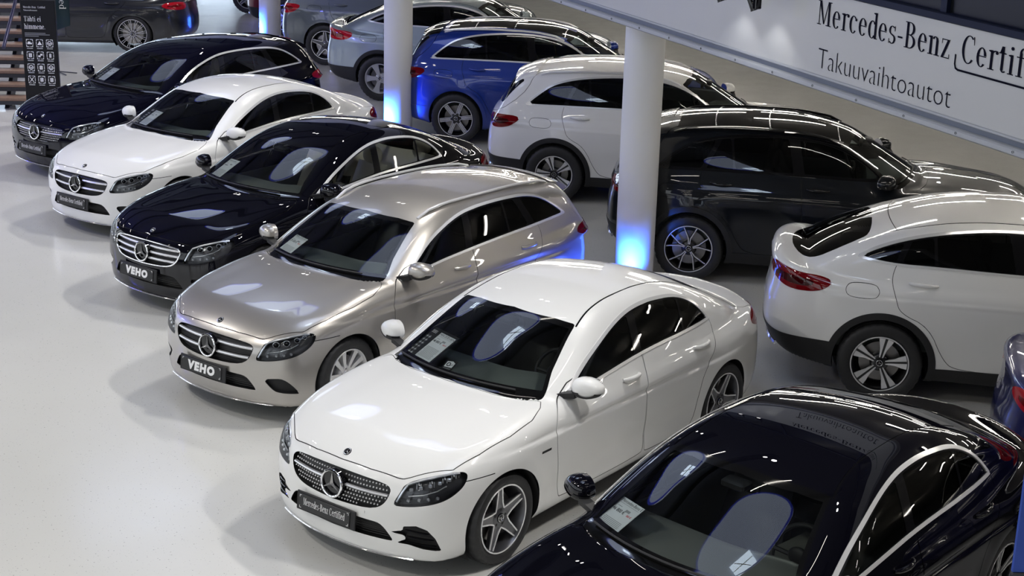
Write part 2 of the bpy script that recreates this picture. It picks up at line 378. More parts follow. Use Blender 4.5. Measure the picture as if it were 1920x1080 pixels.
# ---------------------------------------------------------------- lettering
TXT = {}
def sans_mesh(txt, size=1., off=0., sx=1., shear=0., align='LEFT', space=1.):
    key = (txt, size, off, sx, shear, align, space)
    if key in TXT: return TXT[key]
    cu = bpy.data.curves.new('text', 'FONT'); cu.body = txt; cu.size = size; cu.offset = off; cu.shear = shear; cu.align_x = align; cu.space_character = space
    cu.resolution_u = 3
    o = bpy.data.objects.new('text', cu); COL.objects.link(o)
    bpy.context.view_layer.update()
    me = bpy.data.meshes.new_from_object(o.evaluated_get(bpy.context.evaluated_depsgraph_get()))
    bpy.data.objects.remove(o); bpy.data.curves.remove(cu)
    if sx != 1.: me.transform(Matrix.Scale(sx, 4, (1, 0, 0)))
    TXT[key] = me
    return me
def serif_polys(txt, gap=.075):
    """a condensed antiqua drawn from strokes; cap height 1"""
    T, t, X = .105, .036, .70
    out = []; x = 0.
    def rect(x0, y0, x1, y1): out.append([(x+x0, y0), (x+x1, y0), (x+x1, y1), (x+x0, y1)])
    def quad(*p): out.append([(x+a, b) for a, b in p])
    def arc(cx, cy, rx, ry, a0, a1, T=T, t=t, n=14):
        A = [math.radians(a0+(a1-a0)*i/n) for i in range(n+1)]
        for a, b in zip(A[:-1], A[1:]):
            quad((cx+rx*math.cos(a), cy+ry*math.sin(a)), (cx+rx*math.cos(b), cy+ry*math.sin(b)), (cx+(rx-T)*math.cos(b), cy+(ry-t)*math.sin(b)), (cx+(rx-T)*math.cos(a), cy+(ry-t)*math.sin(a)))
    def ball(cx, cy, r=.062):
        out.append([(x+cx+r*math.cos(k*.7854), cy+r*math.sin(k*.7854)) for k in range(8)])
    def foot(cx, w=.13, y=0.): rect(cx-w, y, cx+w, y+t)
    def flag(x0, y): quad((x0-.08, y-.05), (x0-.08, y-.02), (x0+.02, y), (x0+.02, y-.09))
    for ch in txt:
        w = .42
        if ch == ' ': w = .22
        elif ch == '-': w = .26; rect(.02, .30, .24, .37)
        elif ch == '.': w = .14; ball(.07, .06)
        elif ch in 'ec':
            w = .40; arc(.2, X/2, .2, X/2+.01, 12 if ch == 'e' else 48, 318)
            if ch == 'e': rect(.09, X*.53, .385, X*.53+t)
            else: ball(.33, X*.80, .058)
        elif ch == 'o': w = .42; arc(.21, X/2, .21, X/2+.01, 0, 360, n=24)
        elif ch == 'd':
            w = .44; arc(.2, X/2, .2, X/2+.01, 40, 320); rect(.31, 0, .31+T, 1.03); flag(.31, 1.03); rect(.31, 0, .47, t)
        elif ch == 'a':
            w = .42; arc(.19, .20, .19, .21, 60, 330); arc(.21, X-.18, .195, .19, 0, 160); rect(.30, .06, .30+T, X-.16); quad((.30, .1), (.44, 0), (.46, .03), (.40, .12)); ball(.07, X-.18, .05)
        elif ch == 'ä':
            w = .42; arc(.19, .20, .19, .21, 60, 330); arc(.21, X-.18, .195, .19, 0, 160); rect(.30, .06, .30+T, X-.16); quad((.30, .1), (.44, 0), (.46, .03), (.40, .12)); ball(.10, .92, .055); ball(.32, .92, .055)
        elif ch == 'r':
            w = .34; rect(.08, 0, .08+T, X); foot(.13); flag(.08, X); arc(.29, X-.16, .17, .17, 60, 165, T=.05, t=.05); ball(.33, X-.07, .062)
        elif ch in 'nh':
            w = .48; rect(.06, 0, .06+T, X if ch == 'n' else 1.03); foot(.11, .12); flag(.06, X if ch == 'n' else 1.03)
            rect(.33, 0, .33+T, X-.17); foot(.385, .12); arc(.29, X-.19, .148, .20, 0, 150)
        elif ch == 'm':
            w = .74; rect(.06, 0, .06+T, X); foot(.11, .11); flag(.06, X)
            for k in (.29, .55): rect(k+.04, 0, k+.04+T, X-.17); foot(k+.09, .11); arc(k, X-.19, .148, .20, 0, 150)
        elif ch == 'i': w = .24; rect(.07, 0, .07+T, X); foot(.12, .12); flag(.07, X); ball(.12, .92, .066)
        elif ch == 't': w = .30; rect(.09, .08, .09+T, .92); quad((.09, .92), (.02, X-.03), (.09, X-.03), (.195, X)); rect(-.01, X-.04, .28, X); arc(.21, .14, .12, .14, 180, 320, T=.06, t=.05)
        elif ch == 'f': w = .30; rect(.09, 0, .09+T, .85); foot(.14, .13); rect(-.01, X-.04, .30, X); arc(.25, .84, .16, .19, 50, 180, T=.08); ball(.32, .95, .058)
        elif ch == 's':
            w = .36; arc(.18, X*.74, .155, X*.26, 40, 230, T=.085); arc(.18, X*.265, .17, X*.27, -140, 50, T=.085)
            quad((.06, X*.62), (.10, X*.52), (.31, X*.36), (.26, X*.50)); rect(.29, X*.72, .32, X); rect(.03, 0, .06, X*.27)
        elif ch == 'z': w = .40; rect(.03, X-t, .37, X); rect(.03, 0, .38, t); quad((.02, 0), (.13, 0), (.38, X), (.27, X)); rect(.03, X-.17, .055, X); rect(.36, 0, .385, .17)
        elif ch == 'M':
            w = .74; rect(.09, 0, .09+t, 1); foot(.11, .11); rect(.56, 0, .56+T, 1); foot(.61, .14); foot(.64, .10, .964); foot(.10, .10, .964)
            quad((.07, 1), (.19, 1), (.39, .05), (.33, .05)); quad((.55, 1), (.59, 1), (.38, .05), (.34, .05))
        elif ch == 'B':
            w = .54; rect(.07, 0, .07+T, 1); rect(0, 0, .25, t); rect(0, 1-t, .25, 1); rect(.1, .5, .26, .5+t)
            arc(.23, .75, .22, .25, -90, 90); arc(.23, .26, .27, .265, -90, 90)
        elif ch == 'C': w = .54; arc(.28, .5, .28, .52, 52, 318, n=22); quad((.44, 1.0), (.48, 1.0), (.50, .70), (.475, .70))
        elif ch == 'T': w = .56; rect(.23, 0, .23+T, 1); foot(.28, .15); rect(.01, 1-t, .55, 1); quad((.01, 1), (.04, 1), (.035, .76), (.01, .76)); quad((.52, 1), (.55, 1), (.55, .76), (.525, .76))
        x += w+gap
    return out, x-gap
def serif_mesh(txt, h, width=None, align='L'):
    key = (txt, h, width, align)
    if key in TXT: return TXT[key]
    P, w = serif_polys(txt); k = (width/w) if width else h; x0 = 0 if align == 'L' else -w*k/2
    b = MB()
    for i, p in enumerate(P): b.add([(x0+a*k, c*h, 0) for a, c in p], [tuple(range(len(p)))])
    me = b.mesh('lettering', whiteprint, smooth=False); TXT[key] = me
    return me
def place_text(name, me, m, parent, M):
    """link lettering mesh with material m at matrix M (parent space)"""
    k = (me.name, m.name)
    if k not in TXT:
        c = me.copy(); c.materials.clear(); c.materials.append(m); TXT[k] = c
    o = obj(name, TXT[k], parent); o.matrix_local = M
    return o
def frame(origin, xdir, ydir):
    x = Vector(xdir).normalized(); z = x.cross(Vector(ydir)).normalized(); y = z.cross(x)
    return Matrix(((x[0], y[0], z[0], origin[0]), (x[1], y[1], z[1], origin[1]), (x[2], y[2], z[2], origin[2]), (0, 0, 0, 1)))
# ---------------------------------------------------------------- skin cutting
def chaikin(p, it=2, closed=True):
    p = np.array(p, float)
    for _ in range(it):
        q = np.roll(p, -1, 0) if closed else p[1:]
        a = p if closed else p[:-1]
        n = np.empty((2*len(a), p.shape[1])); n[0::2] = .75*a+.25*q; n[1::2] = .25*a+.75*q
        if not closed: n = np.vstack([p[:1], n, p[-1:]])
        p = n
    return p
def sd_line(P, L, closed=False):
    L = np.asarray(L, float); d = np.full(len(P), 9.)
    for i in range(len(L)-(0 if closed else 1)):
        a = L[i]; b = L[(i+1) % len(L)]; ab = b-a; l2 = ab@ab
        if l2 < 1e-14: continue
        t = np.clip(((P-a)@ab)/l2, 0, 1); q = P-a-t[:, None]*ab
        d = np.minimum(d, q[:, 0]**2+q[:, 1]**2 if i == 0 else q[:, 0]**2+q[:, 1]**2)
    return np.sqrt(d)
def sd_poly(P, L, margin=.12):
    L = np.asarray(L, float); out = np.full(len(P), margin)
    lo, hi = L.min(0)-margin, L.max(0)+margin
    m = ((P >= lo) & (P <= hi)).all(1)
    Q = P[m]
    if len(Q) == 0: return out
    d = sd_line(Q, L, True); ins = np.zeros(len(Q), bool)
    for i in range(len(L)):
        a = L[i]; b = L[(i+1) % len(L)]
        c = (a[1] > Q[:, 1]) != (b[1] > Q[:, 1])
        if not c.any(): continue
        x = a[0]+(Q[:, 1]-a[1])/(b[1]-a[1]+1e-15)*(b[0]-a[0])
        ins ^= c & (Q[:, 0] < x)
    out[m] = np.where(ins, -d, d)
    return out
R2 = math.sqrt(.5)
SIDE = lambda U: U[:, [0, 2]]
TOP = lambda U: U[:, [0, 1]]
FRONT = lambda U: U[:, [1, 2]]
DIAGF = lambda U: np.stack([(U[:, 1]-U[:, 0])*R2, U[:, 2]], 1)
DIAGR = lambda U: np.stack([(U[:, 1]+U[:, 0])*R2, U[:, 2]], 1)
class Skin:
    def __init__(s, body, res):
        s.b = body; s.V, s.T, s.N = body.shell(res); s.sc = np.array(body.sc)
        s.L = np.zeros(len(s.T), int); s.names = ['paint']
    def id(s, n):
        if n not in s.names: s.names.append(n)
        return s.names.index(n)
    def cut(s, g, new, frm=('paint',), sel=None):
        fid = [s.id(f) for f in frm]; m = np.isin(s.L, fid)
        if sel is not None:
            idx = np.where(m)[0]; C = s.V[s.T[idx]].mean(1)/s.sc; Nc = s.N[s.T[idx]].mean(1)
            k = sel(C[:, 0], C[:, 1], C[:, 2], Nc[:, 0], Nc[:, 1], Nc[:, 2]); m = np.zeros(len(m), bool); m[idx[k]] = True
        idx = np.where(m)[0]
        if len(idx) == 0: return s
        used = np.unique(s.T[idx]); gv = np.full(len(s.V), 9.); gv[used] = g(s.V[used]/s.sc)
        gv = np.where(np.abs(gv) < 2e-5, 2e-5, gv)
        a = gv[s.T[idx]] < 0; cnt = a.sum(1); nl = s.id(new)
        old = s.L[idx].copy()
        s.L[idx[cnt == 3]] = nl
        mix = idx[(cnt == 1) | (cnt == 2)]
        if len(mix) == 0: return s
        t = s.T[mix]; sg = gv[t] < 0; lone_neg = sg.sum(1) == 1
        lone = np.where(lone_neg, sg.argmax(1), (~sg).argmax(1)); r = np.arange(len(mix))
        A = t[r, lone]; B = t[r, (lone+1) % 3]; Cc = t[r, (lone+2) % 3]
        E = np.concatenate([np.stack([A, B], 1), np.stack([A, Cc], 1)]); E = np.sort(E, 1)
        ue, inv = np.unique(E, axis=0, return_inverse=True); inv = inv.ravel()
        ga, gb = gv[ue[:, 0]], gv[ue[:, 1]]; w = (ga/(ga-gb))[:, None]
        n0 = len(s.V)
        s.V = np.concatenate([s.V, s.V[ue[:, 0]]*(1-w)+s.V[ue[:, 1]]*w])
        nn = s.N[ue[:, 0]]*(1-w)+s.N[ue[:, 1]]*w; s.N = np.concatenate([s.N, nn/np.linalg.norm(nn, axis=1, keepdims=True)])
        p = n0+inv[:len(mix)]; q = n0+inv[len(mix):]
        lo = s.L[mix].copy(); la = np.where(lone_neg, nl, lo); lb = np.where(lone_neg, lo, nl)
        s.T[mix] = np.stack([A, p, q], 1); s.L[mix] = la
        s.T = np.concatenate([s.T, np.stack([p, B, Cc], 1), np.stack([p, Cc, q], 1)]); s.L = np.concatenate([s.L, lb, lb])
        return s
    def band(s, g, inner=None, w=.004, frm=('paint',), sel=None, lab='gap'):
        """a joint of half-width w along g = 0; the side g < 0 becomes `inner` (or falls back to its old label)"""
        for f in frm:
            s.cut(lambda U: g(U)-w, '_t', (f,), sel); s.cut(lambda U: g(U)+w, '_i', ('_t',))
            s.L[s.L == s.id('_t')] = s.id(lab); s.L[s.L == s.id('_i')] = s.id(inner or f)
        return s
    def tris(s, labels, extra=None):
        m = np.isin(s.L, [s.id(l) for l in labels])
        if extra is not None:
            C = s.V[s.T].mean(1)/s.sc; m &= extra(C)
        return s.T[m]
    def arrays(s, T):
        u, inv = np.unique(T, return_inverse=True)
        return s.V[u], s.N[u], inv.reshape(-1, 3)
    def edges(s, T):
        e = np.concatenate([T[:, [0, 1]], T[:, [1, 2]], T[:, [2, 0]]]); k = np.sort(e, 1)
        u, i, c = np.unique(k, axis=0, return_index=True, return_counts=True)
        return e[i[c == 1]]
    def part(s, name, labels, m, parent, off=0., mode='both', disp=None, extra=None, wall=0.):
        T = s.tris(labels, extra)
        if len(T) == 0: return []
        V, N, F = s.arrays(T)
        D = N*off if disp is None else disp(V, N)
        if wall:                                  # give the piece a turned-in edge
            E = s.edges(F); E = E[~((np.abs(V[E[:, 0], 1]) < 2e-4) & (np.abs(V[E[:, 1], 1]) < 2e-4))]
            P = V+D; base = P-N*wall; n = len(V)
            ue, inv = np.unique(E, return_inverse=True); inv = inv.reshape(-1, 2)
            k0 = n; k1 = n+len(ue)
            V2 = np.concatenate([P, P[ue], base[ue]])
            q = np.stack([k0+inv[:, 1], k0+inv[:, 0], k1+inv[:, 0], k1+inv[:, 1]], 1)
            F = np.concatenate([F, q[:, [0, 1, 2]], q[:, [0, 2, 3]]])
            # side normals roughly outward from the piece edge
            tang = P[E[:, 1]]-P[E[:, 0]]; sn = np.cross(tang, N[E[:, 0]]); sn /= np.maximum(np.linalg.norm(sn, axis=1, keepdims=True), 1e-9)
            acc = np.zeros((len(ue), 3)); np.add.at(acc, inv[:, 0], sn); np.add.at(acc, inv[:, 1], sn)
            acc /= np.maximum(np.linalg.norm(acc, axis=1, keepdims=True), 1e-9)
            V, N = V2, np.concatenate([N, acc, acc])
        else: V = V+D
        out = []
        def mk(V, N, F):
            me = bpy.data.meshes.new(name); me.vertices.add(len(V)); me.vertices.foreach_set('co', V.astype(np.float32).ravel())
            me.loops.add(3*len(F)); me.loops.foreach_set('vertex_index', F.astype(np.int32).ravel())
            me.polygons.add(len(F)); me.polygons.foreach_set('loop_start', np.arange(0, 3*len(F), 3, dtype=np.int32))
            me.polygons.foreach_set('use_smooth', np.ones(len(F), bool)); me.materials.append(m); me.update(calc_edges=True)
            me.normals_split_custom_set_from_vertices(N.tolist())
            out.append(obj(name, me, parent))
        M = np.array([1, -1, 1.])
        if mode == 'both': mk(np.concatenate([V, V*M]), np.concatenate([N, N*M]), np.concatenate([F, F[:, ::-1]+len(V)]))
        elif mode == 'half': mk(V, N, F)
        else:
            mk(V, N, F); mk(V*M, N*M, F[:, ::-1])
        return out
    def recess(s, name, labels, m, parent, disp, mode='both'):
        """floor pushed in by disp plus the side walls down to it"""
        T = s.tris(labels)
        if len(T) == 0: return []
        V, N, F = s.arrays(T); D = disp(V, N); E = s.edges(F)
        E = E[~((np.abs(V[E[:, 0], 1]) < 2e-4) & (np.abs(V[E[:, 1], 1]) < 2e-4))]
        n = len(V); W = np.concatenate([V+D, V]); q = np.stack([E[:, 0], E[:, 1], E[:, 1]+n, E[:, 0]+n], 1).tolist()
        b = []
        for k, sg in enumerate((1, -1)):
            me = MB(); me.add((W*[1, sg, 1]).tolist(), F.tolist()+q); b.append(me)
        if mode == 'both': return [MB().add(b[0].v, b[0].f).add(b[1].v, b[1].f).build(name, m, parent, ang=30)]
        return [x.build(name, m, parent, ang=30) for x in b]
# ---------------------------------------------------------------- star emblem, wheels
def star_mesh(r, depth=.012, ring=True):
    """three-pointed star in the local XY plane facing +Z"""
    k = ('star', r, depth, ring)
    if k in TXT: return TXT[k]
    b = MB()
    if ring: b.tube([(r*math.cos(a), r*math.sin(a), 0) for a in np.linspace(0, 2*math.pi, 33)[:-1]], r*.09, 8, closed=True)
    c = (0, 0, depth)
    for i in range(3):
        a = math.pi/2+i*2*math.pi/3
        tip = (r*.94*math.cos(a), r*.94*math.sin(a), depth*.3); l = (r*.17*math.cos(a+1.047), r*.17*math.sin(a+1.047), 0); q = (r*.17*math.cos(a-1.047), r*.17*math.sin(a-1.047), 0)
        b.add([c, l, tip, q], [(0, 2, 1), (0, 3, 2)])
    TXT[k] = b.mesh('star', chrome, True, 20)
    return TXT[k]
WH = {}
def wheel_parts(style, R, r, w):
    k = (style, R, r, w)
    if k in WH: return WH[k]
    P = []
    t = MB(); n = 96
    half = [(r+.004, .40*w), (r+.012, .445*w), (r+.018, .47*w), (r+(R-r)*.35, .495*w), (r+(R-r)*.55, .50*w), (r+(R-r)*.8, .475*w), (R-.012, .44*w), (R-.003, .38*w), (R, .30*w), (R, .20*w), (R-.007, .195*w), (R-.007, .165*w), (R, .16*w), (R+.001, .03*w), (R-.006, .025*w)]
    prof = half+[(a, -b) for a, b in half[::-1]]; m = len(prof); V = []; F = []
    for i in range(n):
        a = 2*math.pi*i/n; gr = i % 3 == 0
        for j, (q, h) in enumerate(prof):
            if gr and (6 <= j <= 9 or m-10 <= j <= m-7): q -= .007
            V.append((q*math.cos(a), h, q*math.sin(a)))
    for i in range(n):
        j = (i+1) % n
        for k2 in range(m-1): F.append((i*m+k2, j*m+k2, j*m+k2+1, i*m+k2+1))
    t.add(V, F); P.append(('tyre', t.mesh('tyre', tire, True, 35), None))
    yf = lambda q: w*(.30+.09*(q/r)**2)
    dark = {'twin5': greyalloy, 'blade10': alloy, 'aero5': blackalloy, 'split10': blackalloy, 'twin6': blackalloy, 'five': alloy, 'multi': blackalloy, 'twin5b': greyalloy, 'swirl': blackalloy}[style]
    bright = alloy if style in ('blade10', 'five') else cutalloy
    rim = MB(); rim.lathe([(r+.007, .43*w), (r+.004, .452*w), (r-.006, .445*w), (r-.012, .40*w), (r-.020, .25*w), (r-.030, .05*w), (r-.032, -.25*w), (r-.015, -.42*w), (r+.006, -.44*w)], 64)
    P.insert(0, ('wheel', rim.mesh('wheel_rim', dark if style != 'five' else alloy, True, 40), None))
    lip = MB(); lip.lathe([(r+.006, .440*w), (r+.004, .456*w), (r-.005, .452*w), (r-.007, .43*w)], 64); P.append(('rim_lip', lip.mesh('rim_lip', bright), None))
    d = MB(); d.lathe([(.06, .10*w), (.07, .06*w), (r*.72, .06*w), (r*.72, -.04*w), (.06, -.04*w)], 40); P.append(('brake_disc', d.mesh('brake_disc', discm, True, 30), None))
    c = MB(); c.lathe([(0, .0), (.085, .0), (.085, .16*w), (.075, .27*w), (.066, .30*w), (0, .30*w)], 30); P.append(('hub', c.mesh('hub', dark, True, 40), None))
    cap = MB(); cap.lathe([(.0345, .28*w), (.0345, .325*w), (.029, .335*w), (0, .335*w)], 24); P.append(('hub_cap', cap.mesh('hub_cap', glossblack if style != 'blade10' else satin, True, 40), None))
    P.append(('cap_star', star_mesh(.026, .004), Matrix.Translation((0, .338*w, 0)) @ Matrix.Rotation(-math.pi/2, 4, 'X')))
    bl = MB(); bl.lathe([(0, .31*w), (.010, .305*w), (.010, .2*w)], 8); bm_ = bl.mesh('wheel_bolt', plastic)
    for i in range(5):
        a = 2*math.pi*(i+.5)/5; P.append(('wheel_bolt', bm_, Matrix.Translation((.056*math.cos(a), 0, .056*math.sin(a)))))
    def spoke(poly, th, dy, mm, nm, ang0, cnt, taper=.85):
        sp = MB()
        rot = lambda p, a: (p[0]*math.cos(a)-p[1]*math.sin(a), p[0]*math.sin(a)+p[1]*math.cos(a))
        sp.prism(poly, lambda a, b: (a*1., yf(math.hypot(a, b))+dy-th, b*taper), lambda a, b: (a, yf(math.hypot(a, b))+dy, b))
        me = sp.mesh(nm, mm, True, 30)
        for i in range(cnt): P.append((nm, me, Matrix.Rotation(-(ang0+2*math.pi*i/cnt), 4, 'Y')))
    def ribs(lines, wd, mm, nm, ang0, cnt, dy=.002):
        sp = MB()
        for L in lines:
            L = [np.array(q, float) for q in L]; ws = wd if hasattr(wd, '__len__') else [wd]*len(L)
            for i in range(len(L)-1):
                tt = L[i+1]-L[i]; tt /= np.linalg.norm(tt); nn = np.array([-tt[1], tt[0]])
                sp.prism([L[i]-nn*ws[i]/2, L[i+1]-nn*ws[i+1]/2, L[i+1]+nn*ws[i+1]/2, L[i]+nn*ws[i]/2], lambda a, b: (a, yf(math.hypot(a, b))-.006, b), lambda a, b: (a, yf(math.hypot(a, b))+dy, b))
        me = sp.mesh(nm, mm, True, 30)
        for i in range(cnt): P.append((nm, me, Matrix.Rotation(-(ang0+2*math.pi*i/cnt), 4, 'Y')))
    ro = r-.004
    pol = lambda q, dg: (q*math.cos(math.radians(dg)), q*math.sin(math.radians(dg)))
    if style in ('twin5', 'twin5b'):
        spoke([(ro, .024), (.105, .036), pol(.078, 35), pol(.05, 36), pol(.05, -36), pol(.078, -35), (.105, -.036), (ro, -.024)], .035, -.006, dark, 'spoke', .35, 5)
        ribs([[(ro, .020), (.108, .032), pol(.075, 35.5)], [(ro, -.020), (.108, -.032), pol(.075, -35.5)]], .0105, cutalloy, 'spoke_edge', .35, 5)
    elif style == 'twin6':
        spoke([(ro, .030), (.06, .026), (.06, -.026), (ro, -.030)], .03, -.006, dark, 'spoke', .2, 6)
        ribs([[(ro, .026), (.075, .022), pol(.06, 29)], [(ro, -.026), (.075, -.022), pol(.06, -29)], [(ro, .008), (.08, .0065)], [(ro, -.008), (.08, -.0065)]], .009, cutalloy, 'spoke_edge', .2, 6)
    elif style == 'aero5':
        spoke([(ro, .045), (.13, .028), (.05, .020), (.05, -.020), (.13, -.028), (ro, -.045)], .03, -.008, dark, 'spoke', .55, 5)
        spoke([(ro, .068), (ro, .012), (.05, .008), (.05, .017), (.13, .030), (.185, .052)], .012, .001, bright, 'spoke_face', .55, 5, 1.)
        spoke([(ro, -.012), (ro, -.068), (.185, -.052), (.13, -.030), (.05, -.017), (.05, -.008)], .012, .001, bright, 'spoke_face', .55, 5, 1.)
        for i in range(5):
            pass
    elif style == 'split10':
        ribs([[(.05, 0), (.115, 0)], [(.112, .002), pol(ro, 17)], [(.112, -.002), pol(ro, -17)]], .020, dark, 'spoke', .3, 5, -.003)
        ribs([[(.045, .006), (.11, .012), pol(ro, 17)], [(.045, -.006), (.11, -.012), pol(ro, -17)]], .010, cutalloy, 'spoke_face', .3, 5)
    elif style in ('blade10', 'five'):
        if style == 'blade10':
            for sgn in (1, -1): spoke([pol(ro, sgn*9), pol(ro, sgn*22), pol(.14, sgn*23), pol(.05, sgn*30), pol(.05, sgn*6), pol(.12, sgn*8)][::sgn], .03, 0, bright, 'spoke', .25, 5)
        else: spoke([pol(ro, 15), pol(.14, 15), pol(.05, 34), pol(.05, -34), pol(.14, -15), pol(ro, -15)], .035, 0, bright, 'spoke', .3, 5)
    elif style == 'multi':
        ribs([[(.04, .004), pol(ro, 4.2)], [(.04, -.004), pol(ro, -4.2)]], [.006, .0075], cutalloy, 'spoke', 0, 12)
    elif style == 'swirl':
        ribs([[(.045, .012), (.12, .016), pol(ro, 9.5)], [(.045, -.012), (.12, -.014), pol(ro, -8)]], [.010, .012, .02], cutalloy, 'spoke', .1, 5)
        spoke([pol(ro, 10), (.05, .014), (.05, -.014), pol(ro, -10)], .03, -.008, dark, 'spoke_web', .1, 5)
    WH[k] = P
    return P
def put_wheel(root, x, y, z, style, R, r, w, left, spin=0.):
    P = wheel_parts(style, R, r, w)
    wo = obj('wheel', P[0][1], root, loc=(x, y, z), rot=(0, 0, 0 if left else math.pi))
    sp = Matrix.Rotation(spin, 4, 'Y')
    for nm, me, M in P[1:]:
        o = obj(nm, me, wo); o.matrix_local = sp @ (M if M is not None else Matrix())
    return wo
# ---------------------------------------------------------------- feature outlines (unscaled car space)
DLO = {
 'sedan': [(-.74, .967), (-.761, .977), (-.923, 1.072), (-1.122, 1.172), (-1.364, 1.263), (-1.55, 1.315), (-1.724, 1.345), (-1.9, 1.355), (-2.076, 1.352), (-2.363, 1.317), (-2.542, 1.254), (-2.652, 1.172), (-2.735, 1.06), (-2.742, 1.045), (-2.725, 1.042), (-2.462, 1.04), (-1.79, 1.048), (-1.244, 1.013), (-.871, .975), (-.75, .963)],
 'wagon': [(-.72, .955), (-.74, .965), (-.95, 1.078), (-1.222, 1.225), (-1.547, 1.318), (-1.813, 1.358), (-2.194, 1.362), (-2.602, 1.343), (-2.849, 1.304), (-3.025, 1.23), (-3.225, 1.08), (-3.24, 1.058), (-3.22, 1.054), (-2.714, 1.05), (-2.12, 1.05), (-1.638, 1.038), (-1.161, 1.018), (-.84, .968)],
 'suv': [(-3.30, 1.188), (-3.285, 1.198), (-3.15, 1.315), (-3.03, 1.405), (-2.89, 1.478), (-2.61, 1.545), (-2.16, 1.585), (-1.80, 1.580), (-1.44, 1.535), (-1.144, 1.398), (-.93, 1.235), (-.91, 1.21), (-.96, 1.195), (-1.66, 1.205), (-2.12, 1.204), (-2.78, 1.196), (-3.28, 1.183)],
 'coupe': [(-3.14, 1.25), (-3.12, 1.265), (-2.972, 1.345), (-2.698, 1.440), (-2.331, 1.515), (-1.839, 1.555), (-1.44, 1.515), (-1.144, 1.39), (-.93, 1.235), (-.91, 1.21), (-.96, 1.195), (-1.82, 1.199), (-2.479, 1.211), (-2.804, 1.205), (-3.03, 1.225), (-3.13, 1.242)]}
DIV = {'sedan': [((-1.728, 1.26), (-1.660, 1.05), .045), ((-2.395, 1.27), (-2.315, 1.05), .014)],
       'wagon': [((-1.795, 1.36), (-1.665, 1.05), .045), ((-2.348, 1.34), (-2.279, 1.06), .013), ((-2.56, 1.335), (-2.66, 1.05), .050)],
       'suv': [((-1.862, 1.58), (-1.775, 1.21), .055), ((-2.50, 1.538), (-2.445, 1.206), .012), ((-2.61, 1.547), (-2.785, 1.2), .024)],
       'coupe': [((-1.86, 1.58), (-1.775, 1.21), .055), ((-2.506, 1.466), (-2.479, 1.211), .012), ((-2.70, 1.446), (-2.804, 1.205), .024)]}
HOOD = np.array([(.668, -.02), (.668, 0), (.655, .25), (.622, .46), (.61, .50), (.58, .54), (.394, .735), (.182, .785), (-.113, .815), (-.368, .805), (-.521, .756), (-.60, .70), (-.53, .60), (-.46, .40), (-.435, .2), (-.42, 0), (-.42, -.02)])
HLUV = [(-.16, .560), (-.095, .665), (-.069, .703), (.025, .740), (.214, .776), (.305, .776), (.342, .760), (.339, .726), (.306, .680), (.239, .636), (.163, .604), (.023, .575), (-.089, .560)]
GRILLE = [(0, .700), (.25, .696), (.40, .684), (.440, .668), (.452, .640), (.43, .575), (.385, .528), (.30, .503), (.12, .494), (0, .492)]
INTAKE = [(0, .425), (.33, .420), (.39, .412), (.43, .375), (.478, .308), (.47, .298), (.30, .300), (0, .30)]
VENT_A = [(-.176, .365), (-.087, .392), (-.085, .422), (-.002, .436), (.070, .410), (.125, .348), (.170, .250), (.045, .268), (-.045, .292), (-.128, .294), (-.068, .330), (-.072, .358)]
VENT_B = [(-.093, .408), (.02, .426), (.076, .419), (.141, .372), (.206, .292), (.19, .288), (.027, .30), (-.019, .325)]
def half_plane(p, q):
    p = np.array(p); q = np.array(q); n = np.array([-(q-p)[1], (q-p)[0]]); n /= np.linalg.norm(n)
    if n[0] < 0: n = -n                      # positive towards the front of the car
    return lambda P: (P-p)@n
